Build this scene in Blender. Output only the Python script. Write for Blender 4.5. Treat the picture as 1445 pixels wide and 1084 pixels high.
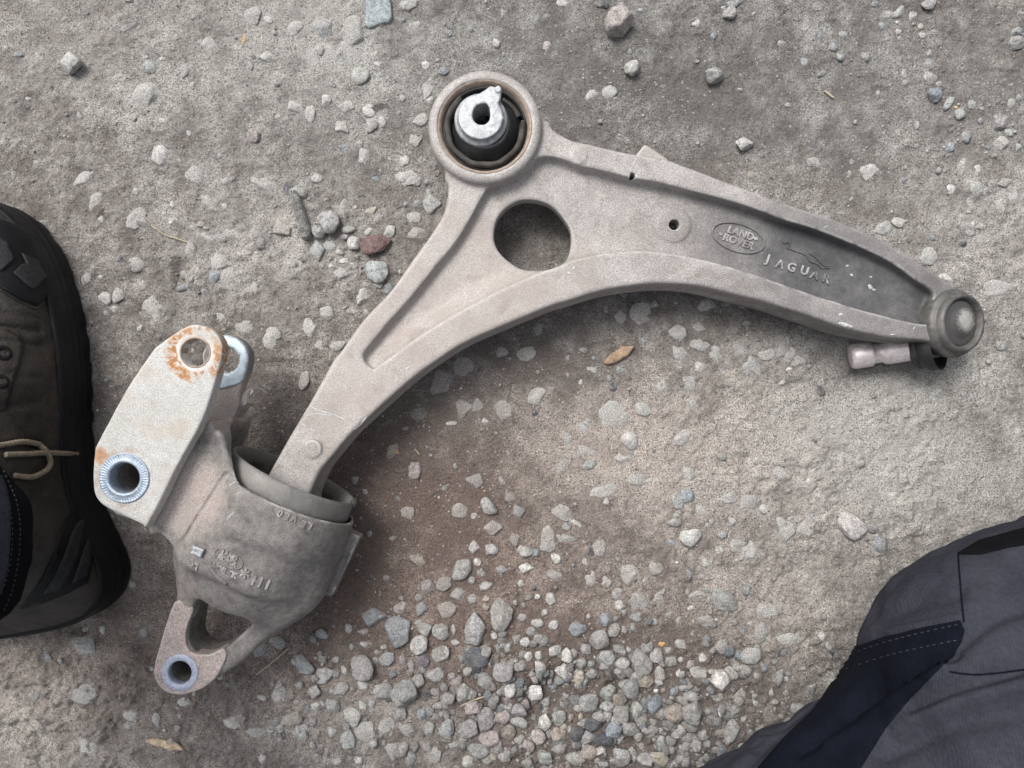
import bpy, bmesh, math, random
import numpy as np
from mathutils import Vector, Matrix, Quaternion
from mathutils.bvhtree import BVHTree
from mathutils.geometry import delaunay_2d_cdt

random.seed(7)
RNG = np.random.default_rng(11)
scene = bpy.context.scene
COL = scene.collection
for o in list(bpy.data.objects):
    bpy.data.objects.remove(o)

# ------------------------------------------------------------------ camera, sky, sun, exposure
FPX, CX, CY, CH = 1050.0, 722.5, 542.0, 520.0          # focal length and centre in photo pixels, height in mm
cam_d = bpy.data.cameras.new('camera')
cam = bpy.data.objects.new('camera', cam_d); COL.objects.link(cam)
cam.location = (0, 0, CH / 1000)
cam_d.sensor_width = 36.0
cam_d.lens = FPX / 1445 * 36.0
cam_d.clip_start = 0.02; cam_d.clip_end = 50
cam_d.dof.use_dof = True; cam_d.dof.focus_distance = 0.478; cam_d.dof.aperture_fstop = 16
scene.camera = cam

SUN_EL, SUN_AZ = math.radians(56), math.radians(-38)   # azimuth measured from +Y (up in the picture) to the right
world = bpy.data.worlds.new('World'); scene.world = world; world.use_nodes = True
wn = world.node_tree; wn.nodes.clear()
sky = wn.nodes.new('ShaderNodeTexSky'); sky.sky_type = 'NISHITA'; sky.sun_disc = False
sky.sun_elevation = SUN_EL; sky.sun_rotation = SUN_AZ; sky.air_density = 1.0; sky.dust_density = 5.0; sky.ozone_density = 1.0
hs = wn.nodes.new('ShaderNodeHueSaturation'); hs.inputs['Saturation'].default_value = 0.34
bg = wn.nodes.new('ShaderNodeBackground'); bg.inputs['Strength'].default_value = 0.108
wo = wn.nodes.new('ShaderNodeOutputWorld')
wn.links.new(sky.outputs[0], hs.inputs['Color']); wn.links.new(hs.outputs[0], bg.inputs['Color']); wn.links.new(bg.outputs[0], wo.inputs[0])
sun_d = bpy.data.lights.new('sun', 'SUN'); sun_d.energy = 1.5; sun_d.angle = math.radians(24); sun_d.color = (1.0, 0.975, 0.945)
sun = bpy.data.objects.new('sun', sun_d); COL.objects.link(sun)
sv = Vector((math.sin(SUN_AZ) * math.cos(SUN_EL), math.cos(SUN_AZ) * math.cos(SUN_EL), math.sin(SUN_EL)))
sun.rotation_euler = sv.to_track_quat('Z', 'Y').to_euler()
vs = scene.view_settings
vs.view_transform = 'Standard'; vs.look = 'None'; vs.exposure = 0.66; vs.gamma = 1.0; vs.use_curve_mapping = False

# ------------------------------------------------------------------ helpers
def U(x, y, z):
    """photo pixel + height (mm) -> world point (mm)"""
    k = (CH - z) / FPX
    return np.array([(x - CX) * k, -(y - CY) * k, z])
def UV3(x, y, z):
    p = U(x, y, z) / 1000
    return Vector(p)

def link(name, me, mat=None, parent=None, loc=None):
    o = bpy.data.objects.new(name, me); COL.objects.link(o)
    if mat is not None and me is not None:
        me.materials.clear(); me.materials.append(mat)
    if parent is not None: o.parent = parent
    if loc is not None: o.location = loc
    return o
def tag(o, label=None, cat=None, group=None, kind=None):
    if label: o['label'] = label
    if cat: o['category'] = cat
    if group: o['group'] = group
    if kind: o['kind'] = kind
    return o
def empty(name, label, cat, loc=(0, 0, 0), group=None):
    o = bpy.data.objects.new(name, None); COL.objects.link(o); o.empty_display_size = 0.02
    o.location = loc
    return tag(o, label, cat, group)

def mesh_np(name, V, quads=None, tris=None, smooth=True, scale=0.001):
    me = bpy.data.meshes.new(name)
    V = np.asarray(V, np.float32) * scale
    me.vertices.add(len(V)); me.vertices.foreach_set('co', V.ravel())
    idx = []; starts = []; n = 0
    if quads is not None and len(quads):
        q = np.asarray(quads, np.int32); idx.append(q.ravel()); starts.append(n + 4 * np.arange(len(q))); n += q.size
    if tris is not None and len(tris):
        t = np.asarray(tris, np.int32); idx.append(t.ravel()); starts.append(n + 3 * np.arange(len(t))); n += t.size
    idx = np.concatenate(idx).astype(np.int32); starts = np.concatenate(starts).astype(np.int32)
    me.loops.add(len(idx)); me.loops.foreach_set('vertex_index', idx)
    me.polygons.add(len(starts)); me.polygons.foreach_set('loop_start', starts)
    me.update(calc_edges=True)
    me.polygons.foreach_set('use_smooth', np.full(len(starts), smooth, dtype=bool))
    me.validate()
    return me

def spline(pts, n=5, closed=True):
    """Catmull-Rom through the points"""
    P = np.asarray(pts, float); m = len(P); out = []
    rng = range(m) if closed else range(m - 1)
    for i in rng:
        if closed: p0, p1, p2, p3 = P[i - 1], P[i], P[(i + 1) % m], P[(i + 2) % m]
        else: p0, p1, p2, p3 = P[max(i - 1, 0)], P[i], P[i + 1], P[min(i + 2, m - 1)]
        for t in np.arange(n) / n:
            out.append(0.5 * ((2 * p1) + (-p0 + p2) * t + (2 * p0 - 5 * p1 + 4 * p2 - p3) * t * t + (-p0 + 3 * p1 - 3 * p2 + p3) * t ** 3))
    if not closed: out.append(P[-1])
    return np.array(out)

def sd_line(X, Y, P, closed=False):
    d = np.full(X.shape, 1e18)
    m = len(P)
    for i in range(m if closed else m - 1):
        a = P[i]; b = P[(i + 1) % m]; e = b - a; L = e @ e
        if L < 1e-12: continue
        wx = X - a[0]; wy = Y - a[1]
        t = np.clip((wx * e[0] + wy * e[1]) / L, 0, 1)
        d = np.minimum(d, (wx - e[0] * t) ** 2 + (wy - e[1] * t) ** 2)
    return np.sqrt(d)
def sd_poly(X, Y, P):
    d = np.full(X.shape, 1e18); s = np.zeros(X.shape, bool); m = len(P)
    for i in range(m):
        a = P[i]; b = P[(i + 1) % m]; e = b - a; L = e @ e
        if L < 1e-12: continue
        wx = X - a[0]; wy = Y - a[1]
        t = np.clip((wx * e[0] + wy * e[1]) / L, 0, 1)
        d = np.minimum(d, (wx - e[0] * t) ** 2 + (wy - e[1] * t) ** 2)
        c = (a[1] > Y) != (b[1] > Y)
        if e[1] != 0:
            s ^= c & (X < a[0] + e[0] * (Y - a[1]) / e[1])
    d = np.sqrt(d)
    return np.where(s, -d, d)
def smin(a, b, k):
    h = np.clip(0.5 + 0.5 * (b - a) / k, 0, 1)
    return b + (a - b) * h - k * h * (1 - h)
def smax(a, b, k): return -smin(-a, -b, k)
def sstep(x, a, b):
    t = np.clip((x - a) / (b - a), 0, 1); return t * t * (3 - 2 * t)
def extr(d2, z, z0, z1, r):
    """prism from a 2-D distance, rounded edges of radius r"""
    qx = d2 + r; qz = np.abs(z - (z0 + z1) / 2) - (z1 - z0) / 2 + r
    return np.minimum(np.maximum(qx, qz), 0) + np.sqrt(np.maximum(qx, 0) ** 2 + np.maximum(qz, 0) ** 2) - r
class Field:
    def __init__(s, lo, hi, h):
        s.lo = np.array(lo, float); s.h = h
        n = np.ceil((np.array(hi) - s.lo) / h).astype(int) + 1
        s.x, s.y, s.z = [(s.lo[i] + h * np.arange(n[i])) for i in range(3)]
        s.X2, s.Y2 = np.meshgrid(s.x, s.y, indexing='ij')
        s.X = s.X2[:, :, None]; s.Y = s.Y2[:, :, None]; s.Z = s.z[None, None, :]
    def poly(s, P): return sd_poly(s.X2, s.Y2, np.asarray(P)[:, :2])[:, :, None]
    def cyl(s, c, a, r, t0, t1, rd=1.0):
        a = np.asarray(a, float); a = a / np.linalg.norm(a)
        dx, dy, dz = s.X - c[0], s.Y - c[1], s.Z - c[2]
        t = dx * a[0] + dy * a[1] + dz * a[2]
        q = np.sqrt(np.maximum(dx * dx + dy * dy + dz * dz - t * t, 0))
        return extr(q - r, t, t0, t1, rd)
    def capsule(s, p, q, r):
        p = np.asarray(p); e = np.asarray(q) - p
        dx, dy, dz = s.X - p[0], s.Y - p[1], s.Z - p[2]
        t = np.clip((dx * e[0] + dy * e[1] + dz * e[2]) / (e @ e), 0, 1)
        return np.sqrt((dx - e[0] * t) ** 2 + (dy - e[1] * t) ** 2 + (dz - e[2] * t) ** 2) - r
    def mesh(s, name, F):
        F = np.broadcast_to(F, (len(s.x), len(s.y), len(s.z)))
        I = F < 0; nx, ny, nz = F.shape
        cnt = np.zeros((nx - 1, ny - 1, nz - 1), np.uint8)
        for i in (0, 1):
            for j in (0, 1):
                for k in (0, 1):
                    cnt += I[i:nx - 1 + i, j:ny - 1 + j, k:nz - 1 + k]
        ci, cj, ck = np.nonzero((cnt > 0) & (cnt < 8))
        vid = np.full(cnt.shape, -1, np.int32); vid[ci, cj, ck] = np.arange(len(ci))
        acc = np.zeros((len(ci), 3)); num = np.zeros(len(ci))
        cor = [(i, j, k) for i in (0, 1) for j in (0, 1) for k in (0, 1)]
        vals = {c: F[ci + c[0], cj + c[1], ck + c[2]] for c in cor}
        for c in cor:
            for ax in range(3):
                if c[ax] == 0:
                    d = list(c); d[ax] = 1; d = tuple(d)
                    a = vals[c]; b = vals[d]; m = (a < 0) != (b < 0)
                    t = np.where(m, a / np.where(m, a - b, 1), 0)
                    for q in range(3):
                        acc[:, q] += np.where(m, c[q] + (t if q == ax else 0), 0)
                    num += m
        V = acc / num[:, None] + np.stack([ci, cj, ck], 1)
        V = V * s.h + s.lo
        quads = []
        for ax in range(3):
            sl0 = [slice(None)] * 3; sl1 = [slice(None)] * 3; sl0[ax] = slice(0, -1); sl1[ax] = slice(1, None)
            A = I[tuple(sl0)]; B = I[tuple(sl1)]
            ch = A != B
            e = np.argwhere(ch)
            o1, o2 = [(1, 2), (2, 0), (0, 1)][ax]
            lim = np.array(cnt.shape)
            ok = (e[:, o1] > 0) & (e[:, o2] > 0) & (e[:, o1] < F.shape[o1] - 1) & (e[:, o2] < F.shape[o2] - 1)
            e = e[ok]
            if not len(e): continue
            fl = A[e[:, 0], e[:, 1], e[:, 2]]
            def cell(d1, d2):
                c = e.copy(); c[:, o1] -= d1; c[:, o2] -= d2
                return vid[c[:, 0], c[:, 1], c[:, 2]]
            q = np.stack([cell(1, 1), cell(0, 1), cell(0, 0), cell(1, 0)], 1)
            q[~fl] = q[~fl][:, ::-1]
            quads.append(q)
        return mesh_np(name, V, np.concatenate(quads))

def lathe(name, prof, c, axis, n=72, closed=False, mod=None):
    """profile of (radius, height) mm turned about the axis through c"""
    a = Vector(axis).normalized(); q = Vector((0, 0, 1)).rotation_difference(a).to_matrix()
    q = np.array(q); P = np.array(prof, float); m = len(P); V = []
    th = np.linspace(0, 2 * np.pi, n, endpoint=False)
    for i in range(m):
        r = np.full(n, P[i, 0]); h = np.full(n, P[i, 1])
        if mod is not None: r, h = mod(i, th, r, h)
        V.append(np.stack([r * np.cos(th), r * np.sin(th), h], 1))
    V = np.concatenate(V) @ q.T + np.asarray(c)
    Q = []
    for i in range(m if closed else m - 1):
        j = (i + 1) % m
        k = np.arange(n); k2 = (k + 1) % n
        Q.append(np.stack([i * n + k, i * n + k2, j * n + k2, j * n + k], 1))
    return mesh_np(name, V, np.concatenate(Q))
def fine(prof, n=4):
    return spline(prof, n, closed=False)

def tube(name, pts, r, n=8, closed=False, taper=None):
    P = np.asarray(pts, float); m = len(P); V = []
    T = np.gradient(P, axis=0) if not closed else (np.roll(P, -1, 0) - np.roll(P, 1, 0))
    T /= np.linalg.norm(T, axis=1)[:, None] + 1e-12
    up = np.array([0.13, 0.21, 0.97])
    for i in range(m):
        s = np.cross(T[i], up); s /= np.linalg.norm(s) + 1e-12; u = np.cross(s, T[i])
        rr = r if taper is None else r * taper[i]
        for k in range(n):
            a = 2 * math.pi * k / n
            V.append(P[i] + rr * (math.cos(a) * s + math.sin(a) * u))
    Q = []
    for i in range(m if closed else m - 1):
        j = (i + 1) % m
        for k in range(n):
            Q.append((i * n + k, i * n + (k + 1) % n, j * n + (k + 1) % n, j * n + k))
    if not closed:
        for e, rev in ((0, False), (m - 1, True)):
            V.append(P[e]); c = len(V) - 1
            for k in range(n):
                t = (e * n + k, c, c, e * n + (k + 1) % n)
        T3 = [(e * n + (k + 1) % n, e * n + k, m * n + q) if e == 0 else (e * n + k, e * n + (k + 1) % n, m * n + q)
              for q, e in enumerate((0, m - 1)) for k in range(n)]
        return mesh_np(name, V, Q, T3)
    return mesh_np(name, V, Q)

def bvh_of(*objs):
    vs_, fs = [], []
    for o in objs:
        me = o.data; b = len(vs_)
        co = np.empty(len(me.vertices) * 3, np.float32); me.vertices.foreach_get('co', co); co = co.reshape(-1, 3)
        vs_ += [tuple(v) for v in co]
        fs += [tuple(b + i for i in p.vertices) for p in me.polygons]
    return BVHTree.FromPolygons(vs_, fs)
def shoot(bvh, x, y):
    """first surface point of one given thing seen at a photo pixel: returns point (mm) and normal"""
    d = Vector(((x - CX) / FPX, -(y - CY) / FPX, -1)).normalized()
    h = bvh.ray_cast(Vector((0, 0, CH / 1000)), d)
    if h[0] is None: return None
    n = h[1]
    if n.dot(d) > 0: n = -n
    return np.array(h[0]) * 1000, np.array(n)
def patch(name, poly, bvh, off, mat, parent, step=4.0, depth=1.0):
    """a thin overlaid sheet with real edges, outline given on a thing's surface"""
    P = np.asarray(poly, float)
    B = []
    for i in range(len(P)):
        a, b = P[i], P[(i + 1) % len(P)]; k = max(1, int(np.linalg.norm(b - a) / step))
        for t in range(k): B.append(a + (b - a) * t / k)
    B = np.array(B); nb = len(B)
    gx, gy = np.meshgrid(np.arange(P[:, 0].min(), P[:, 0].max(), step), np.arange(P[:, 1].min(), P[:, 1].max(), step))
    g = np.stack([gx.ravel(), gy.ravel()], 1)
    if len(g):
        g = g[sd_poly(g[:, 0], g[:, 1], P) < -step * 0.6]
    allp = [Vector(p) for p in np.concatenate([B, g])]
    ed = [(i, (i + 1) % nb) for i in range(nb)]
    vo, eo, fo, ov, oe, of = delaunay_2d_cdt(allp, ed, [list(range(nb))], 1, 1e-5)
    V = []; N = []; ok = []
    for v in vo:
        h = shoot(bvh, v[0], v[1]); ok.append(h is not None)
        if h is None: h = (U(v[0], v[1], 60), np.array([0, 0, 1.]))
        V.append(h[0]); N.append(h[1])
    V = np.array(V); N = np.array(N)
    top = V + N * off; m = len(V)
    tris = []
    for f in fo:
        for k in range(1, len(f) - 1):
            if ok[f[0]] and ok[f[k]] and ok[f[k + 1]]: tris.append((f[0], f[k], f[k + 1]))
    lab = list(range(len(tris))); em = {}
    def find(i):
        while lab[i] != i: lab[i] = lab[lab[i]]; i = lab[i]
        return i
    for q, t in enumerate(tris):
        for k in range(3):
            e = tuple(sorted((t[k], t[(k + 1) % 3])))
            if e in em: lab[find(q)] = find(em[e])
            else: em[e] = q
    cnt_ = {}
    for q in range(len(tris)): cnt_[find(q)] = cnt_.get(find(q), 0) + 1
    big = max(cnt_, key=cnt_.get); tris = [t for q, t in enumerate(tris) if find(q) == big]
    bd = {}
    for t in tris:
        for k in range(3):
            e = (t[k], t[(k + 1) % 3]); bd[tuple(sorted(e))] = bd.get(tuple(sorted(e)), []) + [e]
    low = V - N * depth
    quads = [(e[0][1], e[0][0], e[0][0] + m, e[0][1] + m) for e in bd.values() if len(e) == 1]
    # outward facing: flip if needed
    a, b, c = tris[0]; nn = np.cross(top[b] - top[a], top[c] - top[a])
    if nn @ N[a] < 0:
        tris = [t[::-1] for t in tris]; quads = [q[::-1] for q in quads]
    me = mesh_np(name, np.concatenate([top, low]), quads, tris)
    o = link(name, me, mat, parent)
    return o
def on_surface(bvh, pts, off=0.0, n=4, smooth=True):
    P = spline(pts, n, closed=False) if smooth else np.asarray(pts, float)
    out = []; last = None
    for p in P:
        h = shoot(bvh, p[0], p[1])
        if h is None: continue
        out.append(h[0] + h[1] * off)
    return np.array(out)
def stitches(name, lines, bvh, mat, parent, dash=4.0, gap=3.0, r=0.35):
    V = []; Q = []
    for ln in lines:
        P = spline(ln, 12, closed=False)
        seg = np.concatenate([[0], np.cumsum(np.linalg.norm(np.diff(P, axis=0), axis=1))])
        t = 0
        while t + dash < seg[-1]:
            pts = []
            for s in (t, t + dash / 2, t + dash):
                x = np.interp(s, seg, P[:, 0]); y = np.interp(s, seg, P[:, 1]); pts.append(shoot(bvh, x, y))
            t += dash + gap * random.uniform(.8, 1.2)
            if any(p is None for p in pts): continue
            A = pts[0][0] + pts[0][1] * .05; M_ = pts[1][0] + pts[1][1] * r * 1.2; Bp = pts[2][0] + pts[2][1] * .05
            tn = Bp - A; tn /= np.linalg.norm(tn) + 1e-9; sd = np.cross(tn, pts[1][1]); b0 = len(V)
            for p, k in ((A, .5), (M_, 1), (Bp, .5)):
                nn = pts[1][1]
                for an in range(6):
                    an = an * math.pi / 3; V.append(p + r * k * (math.cos(an) * sd + math.sin(an) * nn))
            for i in (0, 1):
                for k in range(6):
                    Q.append((b0 + i * 6 + k, b0 + i * 6 + (k + 1) % 6, b0 + i * 6 + 6 + (k + 1) % 6, b0 + i * 6 + 6 + k))
    return link(name, mesh_np(name, V, Q), mat, parent)

def text_mesh(name, s, size, depth, shear=0.0, space=1.0):
    cu = bpy.data.curves.new(name, 'FONT'); cu.body = s; cu.size = size / 1000; cu.extrude = depth / 1000
    cu.bevel_depth = 0.00016; cu.bevel_resolution = 1; cu.offset = 0.00012
    cu.align_x = 'CENTER'; cu.align_y = 'CENTER'; cu.shear = shear; cu.space_character = space; cu.resolution_u = 3
    o = bpy.data.objects.new(name, cu); COL.objects.link(o)
    bpy.context.view_layer.update()
    me = bpy.data.meshes.new_from_object(o.evaluated_get(bpy.context.evaluated_depsgraph_get()))
    bpy.data.objects.remove(o); bpy.data.curves.remove(cu)
    return me
def put_text(name, s, size, p, n, ang, mat, parent, depth=0.5, **k):
    """p mm, n normal, ang clockwise degrees as seen in the photo"""
    me = text_mesh(name, s, size, depth, **k)
    a = math.radians(-ang); n = Vector(n).normalized()
    x = Vector((math.cos(a), math.sin(a), 0)); x = (x - n * x.dot(n)).normalized(); y = n.cross(x)
    M = Matrix((x, y, n)).transposed().to_4x4(); M.translation = Vector(p) / 1000
    me.transform(M)
    return link(name, me, mat, parent)

# ------------------------------------------------------------------ value noise (numpy)
def vnoise2(x, y, seed=0):
    xi = np.floor(x).astype(np.int64); yi = np.floor(y).astype(np.int64); fx = x - xi; fy = y - yi
    fx = fx * fx * (3 - 2 * fx); fy = fy * fy * (3 - 2 * fy)
    def h(i, j):
        n = (i * 374761393 + j * 668265263 + seed * 1442695041) & 0xffffffff
        n = ((n ^ (n >> 13)) * 1274126177) & 0xffffffff
        return ((n ^ (n >> 16)) & 0xffff) / 65535.0
    return (h(xi, yi) * (1 - fx) + h(xi + 1, yi) * fx) * (1 - fy) + (h(xi, yi + 1) * (1 - fx) + h(xi + 1, yi + 1) * fx) * fy
def fbm(x, y, s, oct=3, seed=0):
    v = 0; a = 1; t = 0
    c, sn = math.cos(.6), math.sin(.6)
    for o in range(oct):
        v = v + a * (vnoise2(x / s + 31.7 * o, y / s - 17.3 * o, seed + o) - 0.5); t += a
        a *= .55; s *= .5; x, y = c * x - sn * y, sn * x + c * y
    return v / t * 2

# ------------------------------------------------------------------ materials
class NT:
    def __init__(s, name):
        s.m = bpy.data.materials.new(name); s.m.use_nodes = True; s.t = s.m.node_tree
        s.bsdf = s.t.nodes['Principled BSDF']; s.geo = None
    def n(s, typ, **k):
        nd = s.t.nodes.new(typ)
        for a, b in k.items(): setattr(nd, a, b)
        return nd
    def l(s, a, b): s.t.links.new(a, b)
    def pos(s):
        if s.geo is None: s.geo = s.n('ShaderNodeNewGeometry')
        return s.geo.outputs['Position']
    def noise(s, scale, detail=3, rough=.55, dist=0.0, vec=None):
        nd = s.n('ShaderNodeTexNoise'); nd.inputs['Scale'].default_value = scale; nd.inputs['Detail'].default_value = detail
        nd.inputs['Roughness'].default_value = rough; nd.inputs['Distortion'].default_value = dist
        s.l(vec if vec is not None else s.pos(), nd.inputs['Vector']); return nd.outputs['Fac']
    def vor(s, scale, feature='F1', out='Distance', vec=None):
        nd = s.n('ShaderNodeTexVoronoi'); nd.feature = feature; nd.inputs['Scale'].default_value = scale
        s.l(vec if vec is not None else s.pos(), nd.inputs['Vector']); return nd.outputs[out]
    def math(s, op, a, b=None, c=None, clamp=False):
        nd = s.n('ShaderNodeMath', operation=op, use_clamp=clamp)
        for i, v in enumerate((a, b, c)):
            if v is None: continue
            if isinstance(v, (int, float)): nd.inputs[i].default_value = v
            else: s.l(v, nd.inputs[i])
        return nd.outputs[0]
    def ramp(s, f, a, b, lo=0.0, hi=1.0):
        nd = s.n('ShaderNodeMapRange', interpolation_type='SMOOTHSTEP'); nd.inputs[1].default_value = a; nd.inputs[2].default_value = b
        nd.inputs[3].default_value = lo; nd.inputs[4].default_value = hi
        s.l(f, nd.inputs[0]); return nd.outputs[0]
    def mix(s, f, a, b, mode='MIX'):
        nd = s.n('ShaderNodeMix', data_type='RGBA', blend_type=mode); nd.clamp_factor = True
        for v, i in ((f, 0), (a, 6), (b, 7)):
            if isinstance(v, (int, float)): nd.inputs[i].default_value = v
            elif isinstance(v, tuple): nd.inputs[i].default_value = (*v, 1) if len(v) == 3 else v
            else: s.l(v, nd.inputs[i])
        return nd.outputs[2]
    def mul(s, col, f):
        """scale a colour by a float socket"""
        nd = s.n('ShaderNodeVectorMath', operation='SCALE')
        if isinstance(col, tuple): nd.inputs[0].default_value = col
        else: s.l(col, nd.inputs[0])
        if isinstance(f, (int, float)): nd.inputs['Scale'].default_value = f
        else: s.l(f, nd.inputs['Scale'])
        return nd.outputs[0]
    def dist(s, p):
        """horizontal distance (mm) from world point p (mm)"""
        sub = s.n('ShaderNodeVectorMath', operation='SUBTRACT'); s.l(s.pos(), sub.inputs[0]); sub.inputs[1].default_value = (p[0] / 1000, p[1] / 1000, 0)
        mu = s.n('ShaderNodeVectorMath', operation='MULTIPLY'); s.l(sub.outputs[0], mu.inputs[0]); mu.inputs[1].default_value = (1000, 1000, 0)
        ln = s.n('ShaderNodeVectorMath', operation='LENGTH'); s.l(mu.outputs[0], ln.inputs[0]); return ln.outputs['Value']
    def bump(s, h, strength=.5, d=.0005, prev=None):
        nd = s.n('ShaderNodeBump'); nd.inputs['Strength'].default_value = strength; nd.inputs['Distance'].default_value = d
        s.l(h, nd.inputs['Height'])
        if prev is not None: s.l(prev, nd.inputs['Normal'])
        return nd.outputs[0]
    def out(s, col=None, rough=None, metal=None, nrm=None, spec=None):
        for v, k in ((col, 'Base Color'), (rough, 'Roughness'), (metal, 'Metallic'), (spec, 'Specular IOR Level')):
            if v is None: continue
            if isinstance(v, (int, float)): s.bsdf.inputs[k].default_value = v
            elif isinstance(v, tuple): s.bsdf.inputs[k].default_value = (*v, 1)
            else: s.l(v, s.bsdf.inputs[k])
        if nrm is not None: s.l(nrm, s.bsdf.inputs['Normal'])
        return s.m

DIRT = (.152, .142, .133); DUST = (.455, .455, .430)
def mat_ground():
    t = NT('packed_dirt')
    at = t.n('ShaderNodeAttribute', attribute_name='dust'); at2 = t.n('ShaderNodeAttribute', attribute_name='red')
    zone = t.noise(17, 4, .6, .5)
    n1 = t.noise(55, 5, .62); n2 = t.noise(240, 5, .65); n3 = t.noise(1100, 3, .7); n4 = t.noise(620, 2, .6); n5 = t.noise(2300, 2, .6)
    f = t.math('ADD', at.outputs['Fac'], t.math('MULTIPLY', t.math('SUBTRACT', n1, .5), 1.0))
    f = t.math('ADD', f, t.math('MULTIPLY', t.math('SUBTRACT', zone, .5), .6))
    f = t.math('ADD', f, t.math('MULTIPLY', t.math('SUBTRACT', n2, .5), .45))
    f = t.math('ADD', f, t.math('MULTIPLY', t.math('SUBTRACT', n4, .5), .3))
    c = t.mix(t.ramp(f, .12, .95), DIRT, DUST)
    c = t.mix(at2.outputs['Fac'], c, t.mix(1.0, c, (1.02, .84, .765), 'MULTIPLY'))
    g = t.math('ADD', t.ramp(n3, .30, .70, .60, 1.40), t.ramp(n5, .3, .7, -.34, .34))
    g = t.math('ADD', 1.0, t.math('MULTIPLY', t.math('SUBTRACT', g, 1.0), t.ramp(zone, .35, .65, .65, 1.35)))
    c = t.mul(c, g)
    wn_ = t.n('ShaderNodeTexVoronoi'); wn_.inputs['Scale'].default_value = 520; t.l(t.pos(), wn_.inputs['Vector'])
    sep = t.n('ShaderNodeSeparateColor'); t.l(wn_.outputs['Color'], sep.inputs[0])
    pale = t.math('MULTIPLY', t.ramp(sep.outputs[0], .93, .95), t.ramp(wn_.outputs['Distance'], .42, .25))
    c = t.mix(t.math('MULTIPLY', pale, .8), c, (.46, .44, .41))
    dark = t.math('MULTIPLY', t.ramp(sep.outputs[1], .84, .87), t.ramp(wn_.outputs['Distance'], .45, .28))
    c = t.mix(t.math('MULTIPLY', dark, .6), c, (.07, .064, .058))
    b = t.bump(n2, .7, .0024); b = t.bump(n4, .8, .0016, b); b = t.bump(n3, .85, .0011, b)
    return t.out(c, .96, 0.0, b, .2)
def mat_stone():
    t = NT('stone')
    oi = t.n('ShaderNodeObjectInfo')
    return stone_tree(t, oi.outputs['Color'], oi.outputs['Alpha'], t.math('MULTIPLY', oi.outputs['Random'], 13.0))
def stone_tree(t, col, dusty, rnd):
    off = t.n('ShaderNodeVectorMath', operation='ADD'); t.l(t.pos(), off.inputs[0])
    cb = t.n('ShaderNodeCombineXYZ'); t.l(rnd, cb.inputs[0]); t.l(rnd, cb.inputs[2]); t.l(cb.outputs[0], off.inputs[1])
    v = off.outputs[0]
    a = t.noise(330, 4, .65, .3, v); b = t.noise(1500, 2, .6, 0, v); d = t.noise(150, 4, .6, .0, v); s = t.noise(1500, 2, .6, 0, v)
    c = t.mul(col, t.ramp(a, .28, .72, .62, 1.34))
    c = t.mul(c, t.ramp(b, .3, .7, .66, 1.34))
    c = t.mix(t.ramp(s, .62, .72, 0, .4), c, (.55, .54, .52))
    c = t.mix(t.ramp(s, .40, .30, 0, .6), c, (.07, .075, .08))
    sx = t.n('ShaderNodeSeparateXYZ'); t.l(t.geo.outputs['Normal'], sx.inputs[0])
    k = t.math('ADD', t.math('MULTIPLY', t.math('SUBTRACT', d, .5), 1.6), t.math('MULTIPLY', t.math('SUBTRACT', b, .5), .7))
    f = t.math('ADD', t.math('MULTIPLY', dusty, 1.15), k)
    low = t.ramp(sx.outputs[2], .75, .15, 0, .35)
    f = t.ramp(t.math('ADD', f, low), .25, 1.15, 0, .92)
    f = t.math('MULTIPLY', f, t.ramp(t.dist(U(830, 990, 0)), 45, 120, .45, 1))
    br = t.math('MAXIMUM', t.ramp(t.dist(U(600, 700, 0)), 150, 50), t.ramp(t.dist(U(800, 970, 0)), 170, 60))
    br = t.math('ADD', br, t.math('MULTIPLY', t.math('SUBTRACT', d, .5), .5), None, True)
    c = t.mix(f, c, t.mul(t.mix(br, (.40, .388, .368), (.275, .248, .228)), t.ramp(b, .3, .7, .55, 1.42)))
    bm = t.bump(a, .55, .0022); bm = t.bump(b, .7, .0009, bm)
    return t.out(c, .93, 0.0, bm, .25)
def mat_gravel():
    t = NT('gravel_grit')
    at = t.n('ShaderNodeAttribute', attribute_name='tint'); 
    v = t.n('ShaderNodeValue'); v.outputs[0].default_value = .5
    z = t.n('ShaderNodeValue'); z.outputs[0].default_value = 0.0
    return stone_tree(t, at.outputs['Color'], v.outputs[0], z.outputs[0])

def mat_cast(name, base, alt, speck=.5, grime=None, rough=.62, metal=.25, dirt=(.16, .14, .12), dirtamt=.35, bumpd=.0005, edge=True, mott=.16):
    """dusty sand-cast aluminium"""
    t = NT(name)
    n1 = t.noise(38, 5, .6); n2 = t.noise(230, 5, .65); n3 = t.noise(1300, 3, .65); n4 = t.noise(2600, 2, .6); n6 = t.noise(90, 4, .6, .4)
    c = t.mix(t.ramp(n1, .32, .68), base, alt)
    c = t.mix(t.ramp(n6, .5, .74, 0, dirtamt), c, dirt)
    c = t.mul(c, t.ramp(n2, .25, .75, 1 - mott, 1 + mott)); c = t.mul(c, t.ramp(n3, .25, .75, max(.2, 1 - .22 * speck), 1 + .22 * speck))
    dk = t.ramp(t.math('ADD', n4, t.math('MULTIPLY', t.math('SUBTRACT', n2, .5), .35)), .63, .70, 0, min(.9, .5 * speck))
    c = t.mix(dk, c, (.09, .078, .07))
    if grime is not None: c = grime(t, c, n1, n2, n3)
    if edge:                                                     # bare metal where edges have been knocked
        pt = t.math('MULTIPLY', t.ramp(t.geo.outputs['Pointiness'], .508, .545), t.ramp(n6, .40, .60))
        c = t.mix(t.math('MULTIPLY', pt, .6), c, (.60, .59, .58))
    b = t.bump(n2, .16, bumpd); b = t.bump(n3, .4, bumpd * .7, b)
    return t.out(c, t.ramp(n2, .3, .7, rough - .06, rough + .16), metal, b, .35)
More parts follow.
